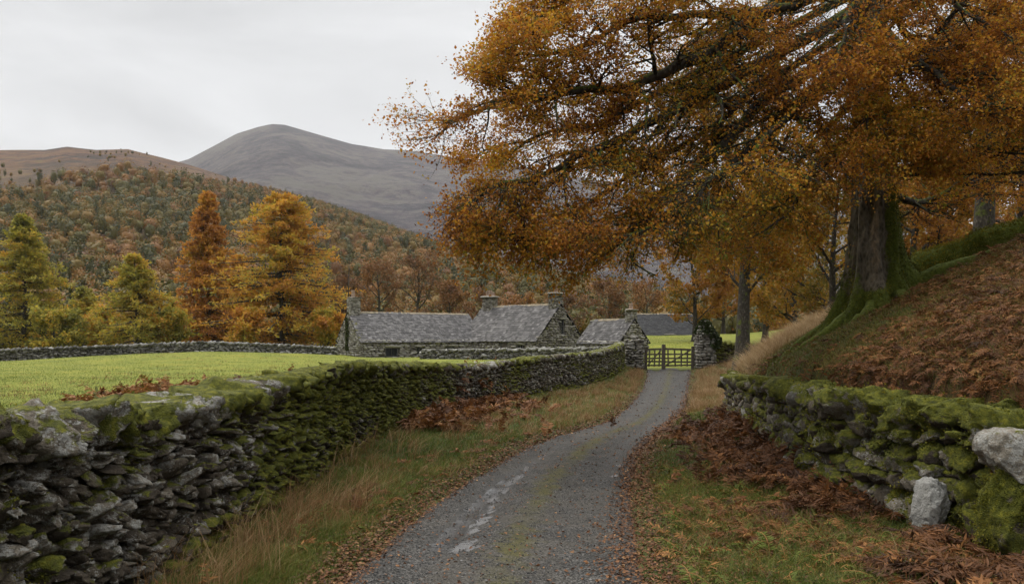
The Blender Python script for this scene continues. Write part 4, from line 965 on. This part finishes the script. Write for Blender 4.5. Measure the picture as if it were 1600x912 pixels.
YEL = [(0, (.07, .062, .016)), (.25, (.16, .13, .02)), (.5, (.29, .165, .02)), (.75, (.33, .14, .02)), (1, (.21, .08, .02))]
M_yel = leaf_mat('autumn_wood_leaf', YEL, .38)
M_brown = leaf_mat('thin_brown_leaf', [(0, (.08, .045, .024)), (.5, (.16, .075, .03)), (1, (.23, .11, .034))], .3)
def broad_tree(name, label, px, Y, h, w, seed, mat, bark, leaf=.22, per=5, hue=.5, tr=.3, low=.18, group=None, n1=15, trunk_r=None, spread=.14):
    r = np.random.default_rng(seed); x = (px - 800) * Y / FPX; z = float(ground_z(np.array([x]), np.array([Y]))[0])
    root = thing(name, (x, Y, z), label, 'tree', group)
    k = 14; q = np.linspace(0, 1, k); tr_ = trunk_r or h * .026
    C = np.stack([x + .04 * h * np.sin(q * 3 + seed) * q, Y + .03 * h * np.sin(q * 4 + seed * 2) * q, z - .3 + h * q], -1)[None]
    R0 = (tr_ * (1 - .85 * q) * (1 + .7 * np.exp(-q * 22)))[None]
    prof = lambda t: np.clip(np.sin(np.pi * np.clip((t - low + .12) / (1.12 - low), 0, 1)) ** .7, .15, 1)
    P1, R1, t1 = children(C, R0, n1, low, .98, (45, 85), lambda t, q: w * prof(t) * q.uniform(.75, 1.15, t.shape), 9, r, g=.05, wig=.12, flat=1.2, rad=.55, up=.25)
    P2, R2, t2 = children(P1, R1, 7, .2, 1, (28, 62), lambda t, q: w * (.5 - .25 * t) * q.uniform(.6, 1.1, t.shape), 6, r, g=.03, wig=.18, flat=.8, rad=.55)
    P3, R3, t3 = children(P2, R2, 5, .15, 1, (25, 65), lambda t, q: w * .17 * q.uniform(.5, 1.1, t.shape), 4, r, g=.02, wig=.2, flat=.8, rad=.6)
    V, Q = tubes(C, R0, 14); MB().add(V, Q, moss=.25 if Y < 70 else -.1).build('trunk', bark, root, smooth=True)
    mb = MB()
    for P, Rq, n in ((P1, R1, 6), (P2, R2, 4), (P3, np.maximum(R3, .008), 3)):
        V, Q = tubes(P, Rq, n); mb.add(V, Q, moss=-.2)
    mb.build('branches', bark, root)
    S, T = leaf_points(P3, per, r, spread=spread); n = len(S)
    s = r.uniform(.6, 1.25, n) * leaf; V, Q = kites(S, unit(T * .4 + r.normal(0, .7, (n, 3))), unit(r.normal(0, .7, (n, 3)) + [0, 0, .7]), s, s * .75, .12)
    tint = np.clip(hue + .3 * noise3(S * .5, seed) + .15 * noise3(S * 1.5, seed + 1) + r.normal(0, .12, n), 0, 1)
    MB().add(V, Q, tint=np.repeat(tint, 4)).build('crown', mat, root)
    return root
GB = 'autumn trees of the wood on the bank side'
for a in [
    ('tall yellow leaved tree with a thick grey trunk beside the gate wall', 1160, 46, 17, 6.5, 201, .42, .42, .16),
    ('tree with a mossy green trunk standing on the bank behind the fallen mossy limb', 1535, 27, 15, 5.2, 202, .45, .36, .13),
    ('orange gold tree at the wood edge directly behind the dark roofed barn end', 1085, 92, 13, 5.2, 203, .6, .3, .24),
    ('golden tree low behind the pale grass crest, left of the huge trunk', 1245, 62, 13, 6, 204, .5, .3, .2),
    ('ochre tree seen just to the left of the huge mossy trunk', 1305, 50, 12, 5, 205, .4, .28, .17),
    ('rusty orange tree seen just to the right of the huge mossy trunk', 1425, 45, 12, 5.2, 206, .72, .28, .17),
    ('reddish brown tree at the right edge above the mossy fallen limb', 1590, 42, 12, 5, 207, .8, .28, .16),
    ('yellow brown tree half hidden beyond the rusty one, right of the huge trunk', 1480, 60, 14, 6, 208, .5, .32, .2),
    ('amber tree deep in the wood behind the thick grey trunk', 1195, 88, 15, 6.5, 209, .62, .34, .25),
    ('tawny tree deep in the wood straight behind the huge trunk', 1385, 80, 16, 7, 210, .55, .36, .25),
    ('dull orange tree deep in the wood towards the right edge', 1545, 78, 16, 7, 211, .68, .36, .25),
    ('olive gold tree at the far back of the wood between the two trunks', 1290, 105, 17, 8, 212, .3, .4, .3),
    ('brown gold tree at the far back of the wood at the right', 1460, 105, 18, 8, 213, .6, .4, .3),
    ('bronze tree at the far back of the wood by the barn roof', 1130, 122, 14, 7, 214, .66, .3, .32),
]:
    broad_tree('autumn_tree', a[0], a[1], a[2], a[3], a[4], a[5], M_yel, BARK_W, leaf=a[8] * 1.25, per=17, hue=a[6], low=.1 if a[2] > 47 else .22, group=GB, n1=18, trunk_r=a[7], spread=.16)
GC = 'brown trees behind the farm buildings'
for a in [
    ('wide thinly leaved brown tree behind the middle of the barn roof', 650, 128, 14.5, 6.2, 301, .45),
    ('rounded brown tree behind the left third of the barn roof', 590, 124, 13, 5, 302, .6),
    ('small dark brown tree between orange larch and barn chimney', 545, 118, 10, 4, 303, .25),
    ('low tawny tree behind the joint of barn and farmhouse', 705, 132, 10.5, 4.6, 304, .7),
    ('low brown tree behind the farmhouse left chimney', 760, 140, 9.5, 4.6, 305, .4),
    ('low russet tree behind the farmhouse ridge', 815, 136, 8.5, 4.4, 306, .8),
    ('low grey brown tree behind the farmhouse right chimney', 885, 142, 8.5, 4.6, 307, .2),
    ('low brown tree behind the outbuilding roof', 950, 138, 8.5, 4.5, 308, .5),
    ('low gold brown tree behind the outbuilding chimney', 1010, 146, 9, 4.6, 309, .9),
]:
    broad_tree('brown_tree', a[0], a[1], a[2], a[3], a[4], a[5], M_brown, BARK_D, leaf=.36, per=6, hue=a[6], low=.2, group=GC, n1=14, spread=.2)

def conifer(name, label, px, Y, top, w, seed, mat, hue, prof=.85, base_px=545, leaf=.46, dens=1., lean=0):
    r = np.random.default_rng(seed); x = (px - 800) * Y / FPX; z = float(ground_z(np.array([x]), np.array([Y]))[0])
    h = CAM_H + (HOR - top) * Y / FPX - z; root = thing(name, (x, Y, z), label, 'tree', 'larches and firs beyond the pasture wall')
    q = np.linspace(0, 1, 16); C = np.stack([x + .12 * np.sin(q * 5 + seed), Y + 0 * q, z - .3 + (h + .2) * q], -1)[None]; R0 = (h * .016 * (1 - .93 * q) + .02)[None]
    V, Q = tubes(C, R0, 10); MB().add(V, Q, moss=-.1).build('trunk', BARK_D, root, smooth=True)
    nb = int(h * 13); t = np.sort(r.uniform(.04, .985, nb)) ; az = r.uniform(0, 2 * np.pi, nb)
    lob = 1 + .4 * noise3(np.stack([np.cos(az) * 1.3, np.sin(az) * 1.3, t * 6], -1) + seed, 3)
    L = w * (np.clip((1 - t), 0, 1) ** prof) * np.minimum(1, .55 + 3 * t) * r.uniform(.5, 1.15, nb) * lob + .25
    kk = 8; s = np.linspace(0, 1, kk); S0 = np.stack([np.interp(t, q, C[0, :, 0]), np.full(nb, Y), z + h * t], -1)
    rise = (.30 * t - .10)[:, None]
    B = S0[:, None] + np.stack([np.cos(az)[:, None] * L[:, None] * s, np.sin(az)[:, None] * L[:, None] * s, L[:, None] * (rise * s - .26 * s ** 2 + .16 * s ** 3.)], -1) + r.normal(0, .05, (nb, kk, 3)) * s[None, :, None]
    RB = (.018 + .012 * L)[:, None] * np.linspace(1, .25, kk)
    V, Q = tubes(B, RB, 4); P2, R2, _ = children(B, RB, 7, .18, 1, (35, 70), lambda t_, g: np.repeat(L[:, None], 7, 1) * (.34 - .18 * t_) * g.uniform(.6, 1.1, t_.shape), 4, r, g=-.04, wig=.1, flat=.35, rad=.5)
    V2, Q2 = tubes(P2, np.maximum(R2, .01), 3); MB().add(V, Q, moss=-.3).add(V2, Q2, moss=-.3).build('branches', BARK_D, root)
    Sa, Ta = leaf_points(B, int(34 * dens), r, t0=.12, spread=.14); Sb, Tb = leaf_points(P2, int(15 * dens), r, t0=0, spread=.13)
    S = np.concatenate([Sa, Sb]); T = np.concatenate([Ta, Tb]); n = len(S)
    D = unit(T * .8 + r.normal(0, .55, (n, 3)) + [0, 0, .12]); s_ = r.uniform(.5, 1.2, n) * leaf
    V, Q = kites(S, D, unit(r.normal(size=(n, 3))), s_, s_ * .42, .08)
    tint = np.clip(hue + .22 * noise3(S * .45, seed) + .12 * noise3(S * 1.6, seed + 5) + r.normal(0, .1, n), 0, 1)
    MB().add(V, Q, tint=np.repeat(tint, 4)).build('crown', mat, root)
LARCH = [(0, (.095, .1, .024)), (.2, (.2, .19, .034)), (.4, (.34, .28, .04)), (.6, (.43, .255, .032)), (.8, (.46, .205, .03)), (1, (.28, .115, .032))]
M_larch = leaf_mat('larch_needles', LARCH, .45)
for a in [
    ('dark olive larch at the left edge beyond the pasture wall', 38, 98, 336, 7.2, 401, .36, .8, .8),
    ('yellow green larch, shorter and paler than its neighbours', 212, 95, 398, 6.6, 402, .4, .8, .7),
    ('tall narrow rust brown larch left of the broad orange one', 325, 106, 300, 5.6, 403, .88, .75, .9),
    ('broad bright orange larch beside the barn chimney', 440, 98, 303, 9.6, 404, .64, .48, 1.05),
    ('low olive larch filling the gap beside the dark olive one', 130, 112, 450, 5.0, 405, .36, .7, .7),
    ('low tawny larch at the foot of the narrow rust brown one', 275, 110, 470, 4.2, 406, .5, .6, .9),
    ('dark olive larch cut off by the left picture edge', -45, 100, 380, 5.2, 407, .3, .8, .8),
    ('small orange larch between the narrow rust brown and broad orange ones', 372, 110, 400, 4.2, 408, .72, .7, 1.0),
]:
    conifer('larch_tree', a[0], a[1], a[2], a[3], a[4], a[5], M_larch, a[6], a[7], dens=a[8])
GS = 'undergrowth trees along the pasture wall'
for a in [
    ('low olive bush tree in front of the dark olive larch, by the pasture wall', 85, 92, 5., 3.4, 311, .25),
    ('low yellow green bush tree right of the yellow green larch', 262, 96, 4.6, 3.2, 312, .35),
    ('low orange bush tree at the foot of the broad orange larch', 380, 92, 4.2, 3.0, 313, .7),
    ('low amber bush tree between broad orange larch and barn gable', 512, 95, 4.4, 2.8, 314, .6),
    ('low ochre bush tree between the two green larches', 165, 100, 5.2, 3.4, 315, .45),
]:
    broad_tree('bush_tree', a[0], a[1], a[2], a[3], a[4], a[5], M_larch, BARK_D, leaf=.34, per=8, hue=a[6], low=.05, group=GS, n1=16, spread=.2)
def sapling():
    x, Y = (546 - 800) * 93 / FPX, 93.; z = float(ground_z(np.array([x]), np.array([Y]))[0]); r = np.random.default_rng(5)
    root = thing('bare_sapling', (x, Y, z), 'thin bare sapling rising just behind the barn end chimney', 'tree')
    q = np.linspace(0, 1, 12); C = np.stack([x + .12 * np.sin(q * 7), Y + 0 * q, z - .2 + 12.2 * q], -1)[None]; Rr = (.11 * (1 - .8 * q))[None]
    V, Q = tubes(C, Rr, 6); MB().add(V, Q, moss=-.3).build('trunk', BARK_D, root, smooth=True)
    P, R2, _ = children(C, Rr, 16, .35, 1, (20, 40), lambda t, g: 1.2 * g.uniform(.4, 1, t.shape), 5, r, wig=.1, flat=1.); V, Q = tubes(P, np.maximum(R2, .02), 3); MB().add(V, Q, moss=-.3).build('branches', BARK_D, root)
sapling()

# ------------------------------------------------------------------ ground plants, litter
def near_y(n, y0, y1, p, r):
    """random distances, more of them near the viewer"""
    u = r.uniform(0, 1, n); a, b = y0 ** (1 - p), y1 ** (1 - p); return (a + (b - a) * u) ** (1 / (1 - p))
M_field = leaf_mat('pasture_grass', [(0, (.028, .046, .006)), (.3, (.06, .092, .009)), (.55, (.092, .13, .011)), (.85, (.14, .15, .02)), (1, (.2, .13, .05))], .3)
M_verge = leaf_mat('verge_grass', [(0, (.022, .04, .007)), (.35, (.065, .095, .013)), (.6, (.12, .115, .02)), (.8, (.2, .125, .04)), (1, (.3, .2, .085))], .3)
M_dry = leaf_mat('dry_grass', [(0, (.1, .046, .018)), (.45, (.2, .11, .045)), (1, (.4, .29, .16))], .3)
M_brack = leaf_mat('bracken', [(0, (.034, .016, .008)), (.35, (.095, .04, .015)), (.65, (.18, .075, .023)), (.85, (.27, .13, .04)), (.9, (.07, .07, .012)), (1, (.09, .11, .015))], .25)
M_fallen = leaf_mat('fallen_leaf', [(0, (.035, .018, .01)), (.35, (.09, .04, .018)), (.7, (.17, .078, .03)), (1, (.28, .16, .07))], .1)

def field_grass():
    r = np.random.default_rng(501); n = 230000; y = near_y(n, 7, 82, 1.5, r); x = wall_l(np.minimum(y, 60)) - .55 - r.uniform(0, 1, n) * (.70 * y + 4 + wall_l(np.minimum(y, 60)))
    k = (y < 66) | (x > -40); x, y = x[k], y[k]
    x2 = r.uniform(9, 24, 16000); y2 = r.uniform(54, 112, 16000); x, y = np.r_[x, x2], np.r_[y, y2]; n = len(x)
    P = on_ground(x, y, -.01); sc = np.clip(y / 16, .8, 3.2); cl = noise2(x, y, 1.6, 502)
    H = r.uniform(.03, .07, n) * (1 + .7 * cl) * sc ** .35; W = r.uniform(.004, .007, n) * sc ** .8
    V, Q, T = blades(P, H, W, r.normal(0, .55, (n, 2)), 503)
    t = np.clip(.45 + .75 * noise2(x, y, 6, 504, 5) + .25 * cl + r.normal(0, .12, n) + .45 * (r.uniform(0, 1, n) < .025), 0, 1)
    tag(MB().add(V, Q, T, tint=np.repeat(t, 7)).build('pasture_grass', M_field), 'short bright green grass of the pasture', 'grass', kind='stuff')
field_grass()

def verge_grass():
    r = np.random.default_rng(511); parts = []
    def put(n, y, x, h, w, lean, tint):
        P = on_ground(x, y, -.015); sc = np.clip(y / 11, .75, 2.6); V, Q, T = blades(P, h * sc ** .15, w * sc ** .95, lean, r.integers(1e6)); parts.append((V, Q, T, np.repeat(np.clip(tint, 0, 1), 7)))
    n = 120000; y = near_y(n, 4.6, 52, 1.75, r); a, b = wall_l(y), lane_l(y); u = r.uniform(0, 1, n) ** .9; x = a + .05 + (b - a - .12) * u
    d = b - x; cl = noise2(x, y, .7, 512); put(n, y, x, r.uniform(.05, .16, n) * (1 + .5 * cl) * (.35 + .65 * ss(.1, .7, d)), r.uniform(.004, .007, n), r.normal(0, .5, (n, 2)) + [.15, 0], .33 + .22 * noise2(x, y, 1.5, 513) + .1 * cl + r.normal(0, .12, n) + .22 * ss(20, 34, y) + .3 * (r.uniform(0, 1, n) < .12))
    n = 62000; y = near_y(n, 4.6, 52, 1.75, r); a, b = lane_r(y), wall_r(y); u = r.uniform(0, 1, n) ** 1.1; x = a + .12 + (b - a - .1) * u
    d = x - a; cl = noise2(x, y, .7, 514); put(n, y, x, r.uniform(.04, .13, n) * (1 + .5 * cl) * (.35 + .65 * ss(.1, .7, d)), r.uniform(.004, .007, n), r.normal(0, .5, (n, 2)) - [.15, 0], .3 + .25 * noise2(x, y, 1.3, 515) + .1 * cl + r.normal(0, .12, n) + .3 * (r.uniform(0, 1, n) < .1) + .4 * ss(24, 32, y))
    # moss and short grass of the bank
    n = 130000; y = near_y(n, 5, 40, 1.5, r); dd = r.uniform(0, 1, n) ** 1.3 * 9; x = wall_r(y) + .35 + dd
    gr = 1.15 - bank_brown(x, y) + .3 * (1 - ss(.3, 1.2, dd)); k = r.uniform(0, 1, n) < np.clip(gr, .25, 1); x, y, dd = x[k], y[k], dd[k]; n = len(x)
    put(n, y, x, r.uniform(.04, .1, n), r.uniform(.005, .008, n), r.normal(0, .6, (n, 2)) - [.3, 0], .5 + .25 * noise2(x, y, 1.2, 516) + r.normal(0, .12, n))
    n = 50000; y = near_y(n, 5, 26, 1.3, r); x = wall_r(y) + .3 + r.uniform(0, 1, n) ** 1.3 * 9; k = r.uniform(0, 1, n) < .15 + bank_brown(x, y); x, y = x[k], y[k]; n = len(x)
    put(n, y, x, r.uniform(.06, .17, n), r.uniform(.004, .007, n), r.normal(0, .7, (n, 2)) - [.35, 0], .72 + .12 * noise2(x, y, .8, 517) + r.normal(0, .1, n) - .4 * (r.uniform(0, 1, n) < .25))
    n = 22000; y = near_y(n, 5, 14, 1.6, r); x = lane_r(y) + .3 + (wall_r(y) - lane_r(y) - .3) * r.uniform(0, 1, n) ** .7
    put(n, y, x, r.uniform(.08, .22, n), r.uniform(.004, .007, n), r.normal(0, .6, (n, 2)), .5 + .3 * noise2(x, y, .6, 518) + r.normal(0, .15, n))
    mb = MB(); [mb.add(V, Q, T, tint=t) for V, Q, T, t in parts]
    tag(mb.build('verge_grass', M_verge), 'green and fading grass along the lane verges and bank', 'grass', kind='stuff')
    # tall dead grass in tussocks
    mb = MB()
    def tuss(x, y, per, h, spread, lean0, tint):
        n = len(x); X = np.repeat(x, per) + r.normal(0, spread, n * per); Y = np.repeat(y, per) + r.normal(0, spread, n * per); m_ = n * per
        P = on_ground(X, Y, -.02); sc = np.clip(Y / 10, .8, 2.8); ln = np.repeat(r.normal(0, .25, (n, 2)) + lean0, per, 0) + r.normal(0, .3, (m_, 2))
        V, Q, T = blades(P, r.uniform(*h, m_) * np.repeat(r.uniform(.65, 1.15, n), per), r.uniform(.0035, .006, m_) * sc ** .9, ln, r.integers(1e6), .65)
        mb.add(V, Q, T, tint=np.repeat(np.clip(tint + np.repeat(r.normal(0, .12, n), per) + r.normal(0, .15, m_), 0, 1), 7))
    y = near_y(95, 6.2, 21, 1.7, r); a, b = wall_l(y), lane_l(y); x = a + .35 + (b - a - 1.0) * r.uniform(0, 1, len(y)) ** .9; tuss(x, y, 20, (.2, .55), .08, (.22, -.05), .45)
    y = near_y(60, 6, 19, 1.6, r); x = wall_l(y) + .15 + r.exponential(.35, 60); tuss(x, y, 14, (.3, .65), .06, (.25, -.05), .5)
    y = r.uniform(21, 51, 420); a, b = wall_l(y), lane_l(y); x = a + .6 + (b - a - .9) * r.uniform(0, 1, len(y)); tuss(x, y, 22, (.15, .36), .1, (.12, 0), .45)
    y = r.uniform(22, 36, 950); x = wall_r(y) + r.uniform(.1, 3.6, 950); k = y > 21.5 + .3 * (x - wall_r(y)); tuss(x[k], y[k], 24, (.22, .48), .1, (-.3, 0), .85)
    y = r.uniform(30, 52, 420); x = lane_r(y) + .35 + (wall_r(y) - lane_r(y) + .8) * r.uniform(0, 1, 420); tuss(x, y, 22, (.2, .45), .1, (-.1, 0), .58)
    y = near_y(60, 7, 20, 1.6, r); x = lane_r(y) + .4 + (wall_r(y) - lane_r(y) - .7) * r.uniform(0, 1, 60); tuss(x, y, 16, (.15, .3), .05, (-.1, 0), .4)
    y = r.uniform(12, 30, 120); x = wall_l(y) - .7 - r.exponential(.5, 120); tuss(x, y, 22, (.2, .5), .07, (0, 0), .5)
    y = near_y(620, 13, 74, 1.2, r); x = wall_l(np.minimum(y, 60)) - .8 - r.uniform(0, 1, 620) ** 1.3 * .6 * y; k = noise2(x, y, 9, 505) > -.15; tuss(x[k], y[k], 16, (.08, .2), .14, (0, 0), .35)
    tag(mb.build('dry_grass', M_dry), 'tall bleached dead grass in tussocks on verges and bank crest', 'grass', kind='stuff')
verge_grass()

def bracken():
    r = np.random.default_rng(521); X = []
    def region(x, y, h, tint, el=(35, 75)): X.append((x, y, np.broadcast_to(h, x.shape) * r.uniform(.6, 1.2, len(x)), np.clip(tint + r.normal(0, .16, len(x)), 0, .86 if np.max(tint) < .9 else 1), r.uniform(*el, len(x))))
    n = 2600; y = near_y(n, 7.2, 27, 1.5, r); a, b = lane_r(y), wall_r(y); x = b + .05 - (b - a - .3) * r.uniform(0, 1, n) ** 1.7
    k = noise2(x, y, 1.4, 522) + .9 * ((x - a) / (b - a)) > .5; k &= (y > 9.5); region(x[k], y[k], .42, .34, (25, 70))
    n = 1900; y = r.uniform(6.3, 11, n); x = r.uniform(2.2, 5.6, n); k = (noise2(x, y, .7, 523) > -.12) & (x < wall_r(y) - .1) & ~((x > 3.8) & (y > 7.2) & (y < 8.3)); region(x[k], y[k], .28, .45 + .2 * noise2(x[k], y[k], .8, 89), (15, 55))
    n = 24000; y = near_y(n, 5.5, 24, 1.25, r); d = .22 + r.uniform(0, 1, n) ** 1.3 * 9; x = wall_r(y) + d
    k = (r.uniform(0, 1, n) < np.clip(1.1 * bank_brown(x, y) + 0 * d, .04, 1)) & (np.hypot(x - 8.45, y - 18.7) > 1.3); region(x[k], y[k], .21, .48 + .3 * noise2(x[k], y[k], 1.1, 88), (5, 50))
    n = 1700; y = r.uniform(6.0, 8.3, n); x = r.uniform(2.6, 5.4, n); k = (x < wall_r(y) - .05) & (x > 2.9 + .6 * (y - 6.2)); region(x[k], y[k], .38, .3 + .25 * noise2(x[k], y[k], .7, 90), (15, 60))
    n = 620; y = r.uniform(21, 33, n); x = wall_l(y) + .1 + r.exponential(.6, n); k = noise2(x, y, 1.5, 524) > -.25; region(x[k], y[k], .55, .5)
    n = 360; y = near_y(n, 9, 22, 1.4, r); x = lane_l(y) - .5 - r.exponential(.5, n); region(x, y, .3, .5, (10, 50))
    n = 420; y = r.normal(22, 1.8, n); x = r.normal(-9.2, 1.0, n); region(x, y, .6, .66)
    n = 130; y = r.normal(25, 3, n); x = wall_l(y) - 1.2 - r.exponential(1.2, n); region(x, y, .6, .6)
    n = 110; y = r.uniform(28, 34, n); x = wall_l(y) - .7 - r.exponential(.3, n); region(x, y, .8, .6)
    n = 320; y = near_y(n, 6.5, 15, 1.5, r); x = lane_r(y) + .4 + r.uniform(0, 1, n) * 2.4; region(x, y, .26, .97, (25, 60))
    n = 45; y = near_y(n, 6, 12, 1.5, r); x = lane_l(y) - .5 - r.uniform(0, 1, n) * 1.2; region(x, y, .3, .97, (25, 60))
    x, y, h, t, el = map(np.concatenate, zip(*X)); n = len(x); P = on_ground(x, y, 0); az = r.uniform(0, 2 * np.pi, n)
    k = 13; d = np.stack([np.cos(az) * np.cos(np.radians(el)), np.sin(az) * np.cos(np.radians(el)), np.sin(np.radians(el))], -1); pts = [P]
    for j in range(k - 1):
        d = unit(d + [0, 0, -.13] + r.normal(0, .07, (n, 3))); pts.append(pts[-1] + d * (h / (k - 1) * 1.35)[:, None])
    C = np.stack(pts, 1); C[..., 2] = np.maximum(C[..., 2], ground_z(C[..., 0], C[..., 1]) + .015); mb = MB()
    V, Q = tubes(C, np.full((n, k), .003) * np.clip(y / 9, 1, 2.4)[:, None], 3); mb.add(V, Q, tint=np.repeat(t * .8, k * 3))
    T = unit(np.gradient(C, axis=1)); S = unit(np.cross(T, ZA + r.normal(0, .25, (n, 1, 3))))
    s = np.linspace(0, 1, k); ln = (np.sin(np.pi * np.clip(s * .8 + .16, 0, 1)) ** 1.1)
    for sg in (-1, 1):
        for f_ in (0, .5):
            PP = C[:, 2:-1] + f_ * (C[:, 3:] - C[:, 2:-1]); L = (h[:, None] * .36 * ln[None, 2:-1]) * r.uniform(.5, 1.1, (n, k - 3))
            D = unit(sg * S[:, 2:-1] + .45 * T[:, 2:-1] + r.normal(0, .3, (n, k - 3, 3)) + [0, 0, -.28]); N = unit(np.cross(D, T[:, 2:-1]) + r.normal(0, .35, D.shape))
            V, Q = kites(PP.reshape(-1, 3), D.reshape(-1, 3), N.reshape(-1, 3), L.ravel(), L.ravel() * .24 * np.repeat(np.clip(y / 9, 1, 1.8), k - 3), .05)
            mb.add(V, Q, tint=np.repeat(np.clip(np.repeat(t, k - 3) + r.normal(0, .08, L.size), 0, 1) * 1., 4))
    print('fronds', n)
    tag(mb.build('bracken', M_brack), 'rust brown dead bracken over the bank, verges and wall foot', 'bracken', kind='stuff')
bracken()

def fallen():
    r = np.random.default_rng(531); X, Y = [], []
    n = 15000; y = near_y(n, 5, 53, 1.5, r); x = lane_r(y) - .02 + np.abs(r.normal(0, .34, n)) * r.choice([1, 1, 1, 1, -.35], n) * (1 + .8 * (1 - ss(9, 14, y))); X.append(x); Y.append(y)
    n = 12000; y = near_y(n, 5, 53, 1.5, r); x = lane_l(y) - .03 - np.abs(r.normal(0, .3, n)) * r.choice([1, 1, 1, 1, -.35], n); X.append(x); Y.append(y)
    n = 1900; y = near_y(n, 5, 53, 1.5, r); x = lane_l(y) + (lane_r(y) - lane_l(y)) * r.uniform(0, 1, n); X.append(x); Y.append(y)
    n = 9000; y = near_y(n, 5, 30, 1.5, r); x = lane_r(y) + (wall_r(y) - lane_r(y)) * r.uniform(0, 1, n); X.append(x); Y.append(y)
    n = 6000; y = near_y(n, 5, 40, 1.5, r); x = lane_l(y) - (lane_l(y) - wall_l(y)) * r.uniform(0, 1, n); X.append(x); Y.append(y)
    n = 30000; y = near_y(n, 6, 27, 1.2, r); x = wall_r(y) + .4 + r.uniform(0, 9, n); X.append(x); Y.append(y)
    x, y = np.concatenate(X), np.concatenate(Y); n = len(x); P = np.stack([x, y, surf_z(x, y) + r.uniform(.004, .03, n)], -1)
    a = r.uniform(0, 2 * np.pi, n); D = np.stack([np.cos(a), np.sin(a), r.normal(0, .3, n)], -1); N = unit(r.normal(0, .38, (n, 3)) + ZA)
    s = r.uniform(.028, .062, n) * np.clip(y / 12, .9, 2.2) ** .7; V, Q = kites(P, D, N, s, s * r.uniform(.5, .8, n), .14)
    tag(MB().add(V, Q, tint=np.repeat(np.clip(r.normal(.42, .22, n), 0, 1), 4)).build('fallen_leaves', M_fallen), 'brown fallen leaves drifted along the lane edges', 'leaves', kind='stuff')
    n = 15000; y = near_y(n, 5, 20, 2.1, r); u = r.uniform(.0, 1, n); x = lane_l(y) + (lane_r(y) - lane_l(y)) * u; s = .003 + .013 * r.uniform(0, 1, n) ** 3; P = np.stack([x, y, lane_surf(x, y) + s * .3], -1)
    o = np.array([[1, 0, 0], [0, 1, 0], [-1, 0, 0], [0, -1, 0], [0, 0, .8], [0, 0, -.8]]); q = o[None] * r.uniform(.55, 1.2, (n, 6, 1)); a = r.uniform(0, 6.28, n); c_, s_ = np.cos(a)[:, None], np.sin(a)[:, None]
    q = np.stack([q[..., 0] * c_ - q[..., 1] * s_, q[..., 0] * s_ + q[..., 1] * c_, q[..., 2]], -1); V = P[:, None] + q * s[:, None, None]
    T = np.array([[0, 1, 4], [1, 2, 4], [2, 3, 4], [3, 0, 4], [1, 0, 5], [2, 1, 5], [3, 2, 5], [0, 3, 5]]); T = (T[None] + (np.arange(n) * 6)[:, None, None]).reshape(-1, 3)
    m = NM('loose_gravel'); m.col(m.ramp(m.attr('tint'), [(0, (.02, .02, .02)), (.7, (.055, .055, .053)), (1, (.15, .145, .14))])).rough(.7)
    tag(MB().add(V.reshape(-1, 3), None, T, tint=np.repeat(r.uniform(0, 1, n) ** 1.6, 6)).build('gravel', m.m), 'loose grey gravel on the wet lane', 'gravel', kind='stuff')
fallen()

# ------------------------------------------------------------------ haze
hz = bpy.data.materials.new('valley_haze'); hz.use_nodes = True; hn = hz.node_tree
hn.nodes.remove(hn.nodes['Principled BSDF']); pv = hn.nodes.new('ShaderNodeVolumePrincipled')
pv.inputs['Color'].default_value = (.93, .94, .96, 1); pv.inputs['Density'].default_value = .00006; pv.inputs['Anisotropy'].default_value = .2
hn.links.new(pv.outputs[0], hn.nodes['Material Output'].inputs['Volume'])
tag(MB().add(box_v((0, 3500, 380), XA, YA, ZA, 6200, 3700, 385), BOXQ).build('haze', hz), kind='stuff')
